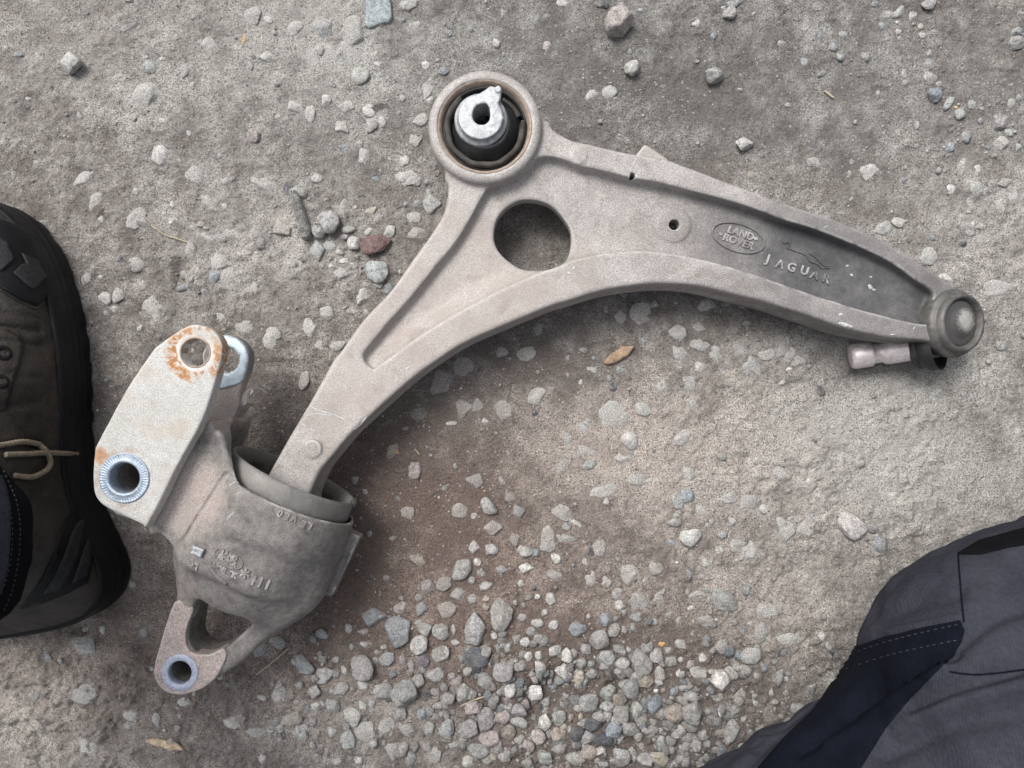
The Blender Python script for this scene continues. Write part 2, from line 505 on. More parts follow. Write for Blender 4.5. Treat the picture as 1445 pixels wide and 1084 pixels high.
def mat_plain(name, col, rough=.6, metal=0.0, var=.2, scale=300, bumpd=.0003, spec=.4, dust=None, dustamt=.4):
    t = NT(name)
    n = t.noise(scale, 4, .62); n2 = t.noise(scale * 5, 2, .6); n3 = t.noise(scale * .22, 4, .6, .4)
    c = t.mul(col, t.ramp(n, .25, .75, 1 - var, 1 + var)); c = t.mul(c, t.ramp(n2, .3, .7, 1 - var * .6, 1 + var * .6))
    if dust: c = t.mix(t.ramp(n3, .42, .72, 0, dustamt), c, dust)
    b = t.bump(n2, .35, bumpd); b = t.bump(n, .3, bumpd * 2, b)
    return t.out(c, t.ramp(n, .3, .7, max(rough - .08, .02), min(rough + .1, 1)), metal, b, spec)

M = {}
M['ground'] = mat_ground(); M['stone'] = mat_stone(); M['gravel'] = mat_gravel()
PJ = U(1420, 440, 44); P_ARM = U(1180, 380, 44)
def arm_grime(t, c, n1, n2, n3):
    d = t.dist(U(1230, 400, 44)); 
    f = t.math('ADD', t.ramp(d, 40, 160, .75, 0), t.math('MULTIPLY', t.math('SUBTRACT', n1, .5), .9))
    f = t.math('MULTIPLY', f, t.ramp(n2, .2, .8, .75, 1.15))
    c = t.mix(t.ramp(f, .15, .95, 0, .62), c, (.115, .115, .116))
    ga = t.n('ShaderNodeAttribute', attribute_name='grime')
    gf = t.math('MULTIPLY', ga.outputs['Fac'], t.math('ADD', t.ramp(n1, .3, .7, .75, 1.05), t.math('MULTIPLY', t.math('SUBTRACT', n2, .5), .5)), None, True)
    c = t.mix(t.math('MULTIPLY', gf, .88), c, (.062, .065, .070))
    d2 = t.dist(U(640, 500, 44)); w = t.math('ADD', t.ramp(d2, 60, 150, .6, 0), t.math('MULTIPLY', t.math('SUBTRACT', n1, .5), .8))
    c = t.mix(t.ramp(w, .1, .8, 0, .5), c, (.42, .365, .325))
    return c
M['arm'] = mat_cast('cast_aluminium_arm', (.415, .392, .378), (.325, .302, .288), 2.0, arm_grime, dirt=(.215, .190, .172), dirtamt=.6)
def pink_tint(t, c, n1, n2, n3):
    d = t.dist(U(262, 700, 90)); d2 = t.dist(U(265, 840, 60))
    f = t.ramp(d, 36, 14); f = t.math('MAXIMUM', f, t.ramp(d2, 26, 6, 0, .55)); f = t.math('MAXIMUM', f, t.ramp(t.dist(U(322, 565, 54)), 28, 10))  # paler and pinker around three spots of the bracket
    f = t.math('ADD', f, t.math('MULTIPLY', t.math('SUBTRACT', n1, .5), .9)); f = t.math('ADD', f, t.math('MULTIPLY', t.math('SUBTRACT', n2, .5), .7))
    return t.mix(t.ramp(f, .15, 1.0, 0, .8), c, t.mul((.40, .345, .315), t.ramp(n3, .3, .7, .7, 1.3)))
M['bracket'] = mat_cast('cast_aluminium_bracket', (.240, .222, .209), (.183, .174, .167), 1.5, pink_tint, dirt=(.105, .093, .084), dirtamt=.7, rough=.7, metal=.15, mott=.3)
H1 = U(275.5, 497.5, 100); H2 = U(175, 674, 100)
def rust(t, c, n1, n2, n3):
    nz = t.noise(120, 5, .65, .9); nb = t.noise(330, 4, .65, .5)
    d1 = t.dist(H1); d2 = t.dist(H2)
    da = t.math('ADD', d1, t.math('MULTIPLY', t.math('SUBTRACT', nz, .5), 9))
    ring = t.math('MULTIPLY', t.ramp(da, 10.5, 12.0), t.ramp(da, 18.5, 16.5))
    ring = t.math('MULTIPLY', ring, t.math('MULTIPLY', t.ramp(nz, .43, .52), t.ramp(nb, .34, .52, .15, 1)))
    halo = t.math('MULTIPLY', t.ramp(t.math('ADD', d2, t.math('MULTIPLY', t.math('SUBTRACT', nb, .5), 9)), 20.0, 14.0, 0, .55), t.ramp(nz, .42, .62))
    wash = t.math('MULTIPLY', t.ramp(d1, 13.5, 11), t.ramp(nz, .36, .60))
    c = t.mix(t.math('MULTIPLY', wash, .75), c, (.68, .67, .64))
    c = t.mix(t.math('MULTIPLY', halo, .9), c, (.30, .17, .09))
    sp = t.dist(U(140, 642, 100)); spot = t.ramp(t.math('ADD', sp, t.math('MULTIPLY', t.math('SUBTRACT', nb, .5), 6)), 6, 2.5)
    ring = t.math('MAXIMUM', ring, t.math('MULTIPLY', spot, .8))
    c = t.mix(t.math('MULTIPLY', ring, .95), c, t.mix(t.ramp(nb, .45, .7), (.43, .20, .06), (.24, .105, .035)))
    st = t.ramp(t.noise(24, 4, .6, .3), .52, .72, 0, .5); c = t.mix(st, c, (.42, .33, .235))
    return c
M['plate'] = mat_cast('pale_bracket_plate', (.525, .527, .517), (.455, .450, .430), 1.6, rust, dirt=(.40, .35, .29), dirtamt=.3, rough=.6, metal=.2)
M['plate_low'] = mat_cast('washed_bracket_lug', (.50, .425, .395), (.42, .355, .33), 2.0, None, dirt=(.30, .245, .22), dirtamt=.4)
M['bare'] = mat_plain('bare_aluminium', (.40, .415, .43), .5, .5, .32, 420, .0006, .5, (.24, .245, .25), .55)
M['zinc'] = mat_plain('blue_zinc_steel', (.34, .41, .50), .45, .5, .3, 600, .0005, .5, (.48, .51, .54), .6)
M['zinc_lilac'] = mat_plain('lilac_zinc_steel', (.44, .49, .61), .45, .45, .3, 600, .0005, .5, (.56, .58, .63), .6)
M['washer'] = mat_plain('washed_aluminium', (.46, .545, .61), .5, .3, .16, 300, .0003, .5)
M['rubber'] = mat_plain('black_rubber', (.020, .021, .022), .5, 0, .25, 400, .0002, .4, (.085, .08, .074), .4)
M['rubber_dusty'] = mat_plain('dusty_rubber', (.045, .042, .039), .75, 0, .3, 300, .0004, .3, (.15, .138, .125), .6)
M['chip'] = mat_plain('bright_chipped_metal', (.50, .51, .52), .6, .1, .3, 500, .0003, .4)
M['steel_band'] = mat_plain('dusty_steel_band', (.215, .21, .20), .55, .25, .16, 130, .0003, .4, (.17, .16, .145), .7)
M['rust_edge'] = mat_plain('tan_dirty_chamfer', (.36, .285, .23), .75, .1, .25, 260, .0004, .3, (.22, .18, .15), .5)
M['joint'] = mat_plain('ball_joint_steel', (.10, .098, .095), .5, .3, .3, 260, .0005, .4, (.24, .225, .20), .6)
M['joint_cap'] = mat_plain('worn_joint_cap', (.12, .113, .108), .5, .5, .2, 300, .0004, .4, (.30, .28, .25), .6)
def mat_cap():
    t = NT('highlit_joint_dome'); d = t.dist(U(1357, 453, 36)); n = t.noise(500, 4, .7)
    f = t.math('ADD', t.ramp(d, 12, 3.5), t.math('MULTIPLY', t.math('SUBTRACT', n, .5), 1.4))  # bright centre is a highlight put into the dome's colour
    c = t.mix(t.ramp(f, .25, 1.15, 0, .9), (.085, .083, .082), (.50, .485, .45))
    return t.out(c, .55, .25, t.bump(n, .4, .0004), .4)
M['cap'] = mat_cap()
M['stud'] = mat_plain('pinkish_stud_steel', (.66, .61, .61), .42, .35, .22, 220, .0003, .5, (.40, .35, .34), .5)
M['leather'] = mat_plain('worn_brown_leather', (.027, .0235, .021), .55, 0, .4, 120, .0011, .35, (.070, .060, .050), .55)
M['boot_rubber'] = mat_plain('boot_rubber', (.0042, .0048, .0065), .5, 0, .3, 120, .0004, .22, (.015, .0145, .014), .5)
M['boot_sole'] = mat_plain('dusty_boot_sole', (.03, .028, .026), .75, 0, .3, 160, .0006, .3, (.13, .105, .08), .6)
M['boot_texture'] = mat_plain('pebbled_boot_rubber', (.014, .015, .017), .5, 0, .5, 500, .002, .4)
M['thread'] = mat_plain('tan_thread', (.10, .085, .07), .9, 0, .25, 900, .0003, .1)
M['thread_dark'] = mat_plain('dark_thread', (.028, .023, .02), .9, 0, .25, 900, .0003, .1)
M['thread_grey'] = mat_plain('grey_thread', (.065, .067, .072), .9, 0, .25, 900, .0003, .1)
M['lace'] = mat_plain('tan_cord_lace', (.26, .215, .16), .9, 0, .3, 700, .0008, .1)
def mat_cloth(name, a, b):
    t = NT(name); n = t.noise(26, 4, .6); n2 = t.noise(500, 3, .7)
    mp = t.n('ShaderNodeTexWave'); mp.inputs['Scale'].default_value = 330; mp.inputs['Distortion'].default_value = .6
    t.l(t.pos(), mp.inputs['Vector'])
    c = t.mix(t.ramp(n, .3, .7), a, b); c = t.mul(c, t.ramp(n2, .3, .7, .85, 1.15))
    c = t.mul(c, t.ramp(mp.outputs['Fac'], 0, 1, .93, 1.07))
    bm = t.bump(mp.outputs['Fac'], .25, .0002); bm = t.bump(n2, .3, .0003, bm)
    return t.out(c, .9, 0, bm, .08)
M['cloth'] = mat_cloth('grey_work_cloth', (.042, .0445, .056), (.032, .0345, .045))
M['cloth_navy'] = mat_cloth('navy_work_cloth', (.0055, .0075, .0135), (.004, .0055, .010))
M['cloth_black'] = mat_cloth('black_work_cloth', (.005, .005, .0065), (.004, .004, .0055))
M['wood'] = mat_plain('splintered_wood', (.36, .26, .18), .85, 0, .35, 260, .0008, .2, (.22, .14, .09), .6)
M['wood_pale'] = mat_plain('pale_wood', (.50, .40, .29), .85, 0, .3, 260, .0008, .2, (.34, .27, .20), .5)
M['straw'] = mat_plain('dry_straw', (.44, .38, .28), .85, 0, .25, 500, .0003, .2)

# ------------------------------------------------------------------ ground
def gauss(x, y, cx, cy, sx, sy): return np.exp(-((x - cx) / sx) ** 2 - ((y - cy) / sy) ** 2)
PITS = [(775, 985, 38, 42, 7.0), (868, 965, 22, 12, 3.5), (883, 1052, 22, 12, 3.0), (252, 388, 9, 24, 4.5), (192, 395, 13, 11, 3.0), (316, 416, 11, 9, 2.8),
        (1054, 650, 10, 9, 2.5), (1078, 681, 7, 6, 1.8), (537, 153, 9, 6, 4.0), (1300, 760, 14, 5, 2.0), (892, 430, 6, 18, 3.0), (415, 492, 14, 10, 2.2),
        (400, 515, 30, 8, 2.0), (1120, 662, 25, 4, 1.6), (110, 888, 12, 8, 3), (150, 900, 18, 8, 2.5), (205, 920, 12, 10, 2.5), (160, 945, 9, 8, 2.5),
        (130, 1000, 30, 8, 2.0), (60, 1040, 25, 14, 2), (620, 20, 8, 6, 1.5), (395, 345, 12, 30, 1.0), (325, 940, 22, 12, 1.8), (1385, 510, 4, 30, 1.2)]
def px_of(x, y): return x * FPX / CH + CX, -y * FPX / CH + CY
def ground_h(x, y):
    """height in mm at world mm"""
    X, Y = px_of(x, y)
    rough = .62 + .75 * gauss(X, Y, 850, 1000, 420, 190) + 1.3 * gauss(X, Y, 120, 1000, 260, 120) + .5 * gauss(X, Y, 1250, 700, 260, 130) + .45 * gauss(X, Y, 470, 400, 140, 120) + .3 * gauss(X, Y, 480, 60, 160, 90)
    h = 2.4 * fbm(x, y, 120, 2, 3) + 1.9 * rough * fbm(x, y, 26, 3, 9) + 2.0 * rough * fbm(x, y, 8, 3, 21) + 1.8 * rough * fbm(x, y, 3.4, 2, 33)
    c = fbm(x + 6 * fbm(x, y, 15, 2, 77), y, 17, 3, 41); h += 1.5 * rough * np.sign(c) * np.abs(c) ** .55 * .8
    lev = 1.3 * fbm(x, y, 85, 2, 91) + .5 * fbm(x, y, 20, 2, 93) - .1
    t_ = h - lev; h = lev + .28 * np.logaddexp(0, t_ / .28) - .05 + .22 * fbm(x, y, 3.0, 2, 95)
    w = 1 + .5 * fbm(x, y, 9, 2, 55)
    for (cx, cy, sx, sy, d) in PITS:
        r = ((X - cx) / sx) ** 2 + ((Y - cy) / sy) ** 2
        h -= 1.25 * d * np.exp(-(r * w) ** 1.6)
    return h - .5
def build_ground():
    fx = np.arange(-410, 411, 1.15); fy = np.arange(-320, 321, 1.15)
    out = np.array([8, 20, 40, 80, 160, 320, 640, 1200, 2200])
    gx = np.concatenate([-out[::-1] - 410, fx, out + 411]); gy = np.concatenate([-out[::-1] - 320, fy, out + 321])
    X, Y = np.meshgrid(gx, gy, indexing='ij'); Hh = ground_h(X, Y)
    nx, ny = X.shape; V = np.stack([X.ravel(), Y.ravel(), Hh.ravel()], 1)
    i, j = np.meshgrid(np.arange(nx - 1), np.arange(ny - 1), indexing='ij'); a = (i * ny + j).ravel()
    me = mesh_np('ground', V, np.stack([a, a + ny, a + ny + 1, a + 1], 1))
    px, py = px_of(X.ravel(), Y.ravel())
    D = .39 + .34 * gauss(px, py, 1250, 620, 260, 150) + .30 * gauss(px, py, 880, 640, 150, 90) + .22 * gauss(px, py, 450, 60, 140, 90) + .20 * gauss(px, py, 1380, 330, 150, 120)
    D += .25 * gauss(px, py, 360, 350, 130, 90) + .28 * gauss(px, py, 560, 1010, 200, 60) + .22 * gauss(px, py, 60, 1010, 150, 90) + .16 * gauss(px, py, 200, 100, 260, 160) + .22 * gauss(px, py, 1100, 860, 110, 90)
    D -= .26 * gauss(px, py, 590, 690, 150, 120) + .14 * gauss(px, py, 760, 520, 160, 50) + .26 * gauss(px, py, 480, 830, 90, 90) + .16 * gauss(px, py, 920, 130, 160, 110) + .32 * gauss(px, py, 780, 970, 60, 50) + .22 * gauss(px, py, 300, 560, 150, 80)
    D -= .5 * gauss(px, py, 830, 1000, 240, 95)  # dark soil of the gravel bed, with shade of its gaps put into colour
    D += .10 * gauss(px, py, 1230, 620, 240, 150)
    D -= .2 * gauss(px, py, 1180, 530, 60, 30) + .2 * gauss(px, py, 1380, 600, 50, 50)
    R = .25 + .75 * gauss(px, py, 560, 760, 200, 170) + .5 * gauss(px, py, 800, 900, 300, 170) + .45 * gauss(px, py, 200, 900, 260, 130) + .35 * gauss(px, py, 900, 620, 200, 110) - .25 * gauss(px, py, 900, 100, 500, 160) - .15 * gauss(px, py, 1300, 600, 200, 150)
    for nm, arr in (('dust', D), ('red', np.clip(R, 0, 1))):
        at = me.attributes.new(nm, 'FLOAT', 'POINT'); at.data.foreach_set('value', arr.astype(np.float32))
    return tag(link('ground', me, M['ground']), kind='structure')
GROUND = build_ground()
def gh(x, y): return float(ground_h(np.array([x]), np.array([y]))[0])

# ------------------------------------------------------------------ stones
KIND = {'g': (.315, .31, .30), 'w': (.485, .475, .455), 'b': (.235, .26, .28), 'd': (.095, .10, .112), 'v': (.33, .352, .345), 't': (.36, .32, .27),
        'p': (.36, .315, .305), 'r': (.20, .135, .13), 'W': (.70, .68, .64), 'o': (.58, .34, .12), 'u': (.135, .11, .145)}
def stone_base(seed, ang=.75):
    rs = np.random.RandomState(seed)
    bm = bmesh.new(); bmesh.ops.create_icosphere(bm, subdivisions=4, radius=1)
    V = np.array([v.co[:] for v in bm.verts]); F = [[v.index for v in f.verts] for f in bm.faces]; bm.free()
    n = rs.randint(9, 15)
    N = rs.normal(size=(n, 3)); N[:, 2] *= .7; N /= np.linalg.norm(N, axis=1)[:, None]
    D = rs.uniform(.62, .9, n)
    W = V / np.linalg.norm(V, axis=1)[:, None]; r = np.ones(len(V))
    lim = D[None] / np.maximum(W @ N.T, 1e-3)                     # radial distance to each cutting plane
    k = 30.0
    r = -np.log(np.exp(-k * np.minimum(lim, 3)).sum(1) + np.exp(-k * 1.08)) / k
    ph = rs.uniform(0, 6, 6)
    r *= 1 + .03 * np.sin(W[:, 0] * 5 + ph[0]) * np.sin(W[:, 1] * 6 + ph[1]) + .02 * np.sin(W[:, 2] * 11 + ph[2]) * np.sin(W[:, 0] * 13 + ph[3]) + .022 * np.sin(W[:, 1] * 23 + ph[4]) * np.sin(W[:, 0] * 21 + ph[5]) + .012 * np.sin(W[:, 1] * 37 + ph[2]) * np.sin(W[:, 0] * 41 + ph[1])
    P = W * r[:, None]
    e = np.abs(P).max(0); P /= e
    me = mesh_np('stone_shape', P, None, F, True, 1.0); me.materials.append(M['stone'])
    return me
BASES = [stone_base(100 + i) for i in range(22)]
A = []   # (px, py, rx, ry, kind, prominence, angle or None), photo pixels
def tile(ox, oy, s, L):
    for e in L:
        A.append((ox + e[0] * s, oy + e[1] * s, e[2] * s, e[3] * s, e[4], e[5], e[6] if len(e) > 6 else None))
s1 = 360 / 1445; s2 = 320 / 1445
tile(0, 0, s1, [(355,100,25,22,'g',.15),(800,540,85,62,'w',.08,-35),(440,640,25,45,'g',.3),(745,660,30,25,'g',.1),(915,675,35,25,'w',.15),(890,875,50,68,'w',.3,20),(1045,395,35,45,'g',.15),(1085,480,25,30,'g',.15),(1160,240,50,45,'w',.08),(915,330,22,20,'w',.3),(190,915,25,30,'v',.1),(55,990,30,45,'g',.1),(465,1000,80,38,'w',.12,-40),(1090,1000,55,50,'g',.08),(1265,1020,32,25,'w',.3),(145,552,22,20,'w',.3),(1425,765,32,40,'w',.6),(1415,370,17,30,'g',.3),(1375,225,14,35,'o',.2,0),(1230,880,30,18,'g',.2),(825,325,18,15,'w',.2)])
tile(300, 0, s1, [(630,150,70,65,'b',.3),(790,180,85,70,'g',.15),(600,310,110,80,'g',.1),(770,310,90,75,'g',.1),(835,425,50,50,'w',.5),(455,605,42,42,'w',.4,45),(555,640,35,45,'w',.3),(642,570,38,40,'w',.4),(750,600,50,35,'w',.2),(885,630,45,30,'w',.4,30),(890,710,40,40,'g',.4),(960,690,30,35,'w',.5),(735,720,45,38,'w',.5,40),(740,830,42,25,'b',.3,20),(830,815,25,30,'g',.3),(235,765,45,42,'p',.6),(850,880,35,45,'g',.1),(1085,915,35,35,'w',.5),(1110,1000,80,45,'w',.3),(585,1015,38,32,'w',.4),(1335,175,28,35,'b',.3),(1110,20,60,35,'g',.3),(1150,140,45,30,'g',.1),(1200,365,35,35,'w',.2),(1210,500,45,40,'g',.1),(60,1020,35,25,'w',.3),(310,315,45,32,'w',.2),(405,270,25,30,'g',.1),(230,75,60,50,'g',.2),(310,110,30,28,'w',.4),(460,150,55,40,'g',.1),(1170,670,45,40,'g',.2),(1140,790,40,40,'g',.2),(680,475,20,18,'d',.3),(1070,105,25,18,'b',.2),(300,1040,80,50,'g',.1),(365,655,20,20,'w',.2)])
tile(780, 0, s1, [(290,10,45,30,'d',.6),(60,10,40,28,'w',.3),(315,515,45,35,'v',.1),(815,125,30,35,'w',.2),(1000,70,40,38,'g',.8),(1030,15,50,25,'b',.6),(500,50,20,15,'b',.3),(820,345,14,12,'g',.4),(1295,240,45,22,'g',.1),(1430,345,28,35,'b',.2),(1430,160,20,20,'g',.3),(1195,880,18,15,'d',.3),(1065,500,18,12,'g',.4),(390,15,18,20,'g',.2)])
tile(1085, 0, s1, [(75,240,45,20,'g',.1),(315,410,42,17,'d',.5,-30),(370,265,28,32,'b',.6),(412,318,25,28,'v',.6),(555,320,30,30,'g',.6),(300,195,30,45,'b',.1),(650,140,25,30,'b',.3),(740,60,35,42,'v',.3),(735,120,12,13,'W',.8),(745,170,22,20,'w',.3),(680,80,50,25,'g',.2),(915,20,45,32,'g',1),(605,15,22,25,'b',.3),(870,145,22,20,'t',.3),(920,430,40,40,'g',.4),(1025,580,25,48,'v',.7,30),(1080,645,35,35,'v',.6),(1165,585,28,32,'v',.4),(1035,730,40,24,'d',.3),(1040,830,30,35,'b',.4),(1130,770,30,42,'v',.5),(850,700,22,28,'v',.3),(1310,690,52,40,'g',.8),(1320,815,45,50,'w',.5),(1380,740,30,32,'v',.5),(1415,235,50,35,'g',.8),(1420,165,35,30,'b',.4),(1335,205,18,20,'d',.3),(1105,950,28,60,'v',.1),(1210,675,18,20,'b',.4),(1220,610,15,15,'g',.4),(1340,575,14,14,'b',.4),(1390,580,30,35,'g',.4),(265,840,48,28,'d',.15),(255,912,52,26,'v',.2),(765,1020,42,20,'b',.15,-30),(1420,830,25,25,'v',.4),(575,960,50,45,'w',.04),(785,465,22,22,'g',.5),(1245,835,18,15,'b',.3),(920,300,25,25,'g',.3),(1430,545,20,25,'b',.3),(780,410,30,35,'p',.1),(430,190,30,25,'b',.1),(1065,605,12,10,'o',.5)])
tile(1125, 180, s2, [(670,595,55,38,'w',.25),(550,635,60,45,'b',.15),(825,815,65,60,'v',.15),(990,390,35,35,'w',.3),(1140,390,50,45,'v',.3),(1115,475,22,45,'w',.3,-25),(1250,355,28,55,'g',.2),(1345,345,65,35,'g',.3),(1085,635,38,35,'g',.1),(1170,715,50,35,'g',.1),(1395,460,45,45,'v',.1),(730,715,28,25,'d',.1),(865,700,25,22,'b',.2),(1290,1030,110,50,'w',.08),(1305,500,40,45,'g',.1),(950,950,60,25,'w',.2,30)])
tile(110, 240, s2, [(90,200,50,60,'w',.1),(355,300,55,70,'w',.15,30),(360,135,25,30,'w',.2),(245,800,42,48,'w',.3),(165,820,45,42,'w',.3),(220,890,30,28,'w',.2),(475,880,65,65,'w',.08),(355,590,60,45,'g',.05),(660,745,45,30,'b',.7),(665,660,35,35,'g',.5),(705,510,40,55,'g',.2),(925,65,38,32,'w',.3),(810,180,45,40,'w',.1),(905,420,120,90,'g',.05),(870,580,60,60,'w',.05),(950,690,45,50,'g',.05),(1300,370,60,55,'t',.3),(1205,320,35,25,'t',.2),(1115,760,30,50,'w',.05),(30,690,40,55,'g',.1),(130,320,30,40,'w',.05),(890,935,60,50,'v',.05),(1230,1050,55,40,'g',.1),(1055,1000,50,40,'g',.05),(585,335,15,15,'w',.2)])
tile(340, 240, s2, [(875,735,35,28,'v',.8),(945,755,30,40,'b',.5),(770,800,60,50,'w',.4),(475,510,55,75,'b',.4,-10),(565,470,45,50,'v',.3),(725,475,45,50,'w',.6),(690,380,55,30,'g',.5),(945,385,45,40,'w',.5),(810,390,30,30,'w',.5),(1215,210,65,55,'v',.4),(1120,215,30,42,'v',.4),(1050,215,20,22,'b',.5),(1120,410,65,45,'g',.3),(635,660,55,45,'g',.3),(660,580,45,22,'w',.3),(575,615,22,25,'w',.6),(535,905,48,38,'w',.3),(710,895,45,32,'g',.3),(440,1000,45,65,'w',.2),(795,895,25,25,'w',.2),(330,605,35,35,'g',.1),(475,60,38,32,'w',.2),(655,245,35,60,'g',.2),(725,235,20,18,'w',.4),(1095,300,50,35,'g',.1),(1090,55,75,45,'w',.2),(630,525,30,22,'w',.4),(655,425,30,18,'g',.5),(715,610,35,30,'g',.2),(820,262,55,28,'t',.12,-25),(200,1040,50,40,'g',.1),(180,1090,60,80,'w',.1),(495,1120,35,40,'w',.3),(600,1110,55,40,'g',.1),(380,1330,45,60,'g',.05),(75,760,30,40,'w',.05),(1255,18,22,20,'r',.4)])
tileM = lambda ox, oy, sc, L: tile(ox, oy, sc, [(e[0], e[1], e[2], e[3], e[4], e[5] * (.62 if e[5] < .5 else 1), *e[6:]) for e in L])
tileM(560, 480, s1, [(250,265,70,70,'g',.12),(345,150,70,45,'g',.05),(370,380,50,45,'g',.1),(455,370,38,42,'v',.2),(590,385,60,55,'g',.08),(795,325,60,50,'w',.25),(125,415,45,40,'b',.1),(310,475,38,22,'w',.2),(500,455,30,20,'w',.1),(565,530,14,14,'b',.3),(440,800,55,42,'b',.3),(515,940,58,45,'g',.9,25),(685,970,40,38,'b',.4),(355,970,40,42,'w',.15),(440,1005,22,25,'w',.2),(535,1065,60,45,'w',.3),(1105,170,48,28,'v',.2,30),(1275,170,30,25,'b',.1),(1040,235,22,20,'w',.2),(970,100,30,30,'g',.1),(1060,60,35,25,'g',.1),(1320,575,50,48,'w',.3),(1285,675,52,42,'w',.3),(1230,630,28,32,'w',.1),(1335,640,14,14,'b',.3),(960,560,38,50,'w',.1),(1060,500,45,40,'w',.1),(1050,640,70,55,'w',.05),(935,720,35,45,'w',.1),(1230,430,75,70,'w',.05),(940,980,70,50,'w',.2),(1010,1040,60,18,'w',.2,30),(835,770,30,40,'b',.05),(975,795,14,12,'W',.6),(1330,455,16,14,'p',.5),(1400,395,40,40,'g',.05),(1020,330,28,30,'v',.05),(940,345,30,25,'t',.05),(45,500,20,12,'t',.4),(1370,790,60,40,'g',.05),(1170,860,70,35,'w',.05),(640,890,35,40,'g',.05),(40,985,45,45,'w',.1),(740,80,50,40,'g',.05),(600,75,40,35,'g',.05),(495,857,8,8,'o',.8),(5,640,9,9,'o',.5)])
tileM(860, 400, s1, [(390,280,45,50,'w',.25),(400,385,45,42,'b',.2),(515,470,38,42,'w',.25),(525,340,52,45,'b',.15),(605,405,55,50,'g',.2),(745,370,40,45,'b',.15),(900,395,50,38,'w',.2),(985,370,50,35,'g',.1),(820,480,55,50,'b',.08),(195,325,38,35,'b',.2),(405,480,35,32,'g',.2),(450,565,50,45,'d',.08),(195,180,60,60,'g',.1),(65,195,35,45,'g',.1),(550,615,28,40,'b',.05),(295,580,45,50,'g',.1),(475,670,55,35,'b',.05),(435,880,55,45,'w',.1),(200,710,45,35,'w',.05),(1065,440,50,35,'g',.1),(685,310,30,25,'g',.1),(1020,485,20,15,'W',.5),(980,560,35,20,'w',.1),(945,740,22,25,'b',.1),(1170,900,30,25,'d',.1),(1140,350,45,50,'g',.05),(790,220,35,25,'g',.05),(60,490,28,30,'v',.1),(70,760,40,40,'b',.05),(1110,255,45,25,'g',.1),(500,240,45,35,'g',.05),(705,510,12,8,'o',.5)])
tile(1085, 480, s1, [(725,890,55,38,'w',.1),(790,430,25,18,'v',.3),(535,700,28,20,'p',.3),(80,1050,50,40,'w',.2),(220,810,40,30,'w',.1),(1330,30,40,30,'v',.2),(380,800,25,28,'b',.1),(65,780,35,30,'b',.1),(270,575,22,20,'d',.1)])
tileM(880, 640, s1, [(570,830,90,62,'v',.5,15),(735,565,70,60,'w',.3),(640,520,35,40,'w',.3),(925,445,60,75,'g',.25),(820,900,60,45,'g',.4),(785,1020,40,55,'g',.3,20),(600,255,50,35,'b',.3,30),(705,280,60,50,'g',.2),(305,280,38,50,'b',.3),(440,320,45,32,'w',.3),(360,130,45,45,'g',.1),(80,145,45,32,'b',.1),(550,555,30,28,'w',.4),(565,465,32,26,'b',.3),(505,395,28,28,'g',.3),(385,580,32,25,'w',.4),(465,630,25,32,'w',.4),(185,655,38,38,'w',.3),(370,690,22,35,'b',.3),(445,700,28,20,'p',.3),(35,695,45,55,'w',.3),(135,720,30,30,'g',.3),(90,850,50,55,'g',.3),(80,935,35,30,'v',.4),(200,840,35,50,'g',.2),(410,810,55,45,'g',.2),(385,880,28,20,'w',.3),(1035,430,45,40,'g',.1),(275,515,40,28,'b',.2),(300,360,28,24,'g',.2),(680,1015,25,38,'b',.3),(725,970,20,20,'w',.4),(180,960,28,30,'g',.3),(310,960,30,45,'g',.2),(470,950,55,40,'g',.2),(960,1050,80,35,'v',.2),(265,915,30,30,'g',.3),(380,325,22,20,'t',.3),(885,130,40,40,'b',.05),(1050,165,45,40,'g',.05),(1345,60,35,25,'g',.2)])
tile(600, 700, s2, [(310,340,38,50,'w',.35),(420,345,48,45,'w',.5),(225,465,62,75,'g',.7),(650,355,50,38,'w',.5),(645,460,48,36,'w',.4),(835,405,40,36,'W',.8),(360,495,32,38,'g',.3),(485,475,42,30,'g',.3),(298,548,32,28,'g',.5),(390,575,50,28,'w',.5,-35),(575,270,38,50,'g',.1),(790,290,60,80,'w',.12),(900,270,60,35,'w',.05),(1110,340,40,55,'w',.1),(1015,420,40,35,'w',.1),(830,520,55,45,'g',.15),(1060,540,35,55,'w',.1),(1160,550,45,40,'w',.15),(1300,520,65,65,'w',.12),(1240,630,45,38,'g',.15),(125,570,50,55,'g',.3),(215,640,48,55,'g',.3),(20,580,45,50,'g',.3),(295,665,38,38,'g',.4),(130,720,60,60,'t',.2),(575,680,20,22,'g',.6),(385,715,28,30,'t',.4),(800,665,42,45,'w',.4),(715,645,25,22,'w',.3),(490,760,75,100,'g',.5,8),(440,900,28,26,'W',.6),(620,785,38,32,'g',.4),(720,812,45,32,'w',.5),(825,830,42,38,'w',.6),(765,750,28,24,'g',.3),(690,880,30,28,'g',.4),(100,865,52,58,'g',.5),(180,860,25,45,'g',.3),(100,1010,60,45,'g',.6,-25),(310,1020,95,65,'d',.7,25),(385,985,42,42,'g',.6),(460,980,16,38,'g',.4),(525,970,32,38,'g',.5),(583,920,30,42,'g',.5),(645,940,38,40,'w',.6),(655,1030,32,40,'w',.6),(725,1020,28,35,'w',.6),(820,990,42,50,'w',.6),(910,1020,42,48,'w',.6),(980,855,60,48,'b',.6,-8),(1110,910,65,70,'g',.6,25),(1035,775,25,22,'p',.4),(1150,790,42,48,'b',.5),(1215,785,22,20,'g',.4),(1245,700,35,35,'w',.5),(1215,865,42,45,'g',.5),(1275,865,25,28,'g',.5),(1370,690,48,55,'g',.3),(1350,785,42,35,'v',.5),(1025,990,38,42,'g',.5),(1145,1030,65,50,'g',.7),(1235,980,45,35,'g',.4),(1300,985,18,25,'w',.5),(1265,1060,38,35,'g',.5),(1270,750,28,25,'g',.4)])
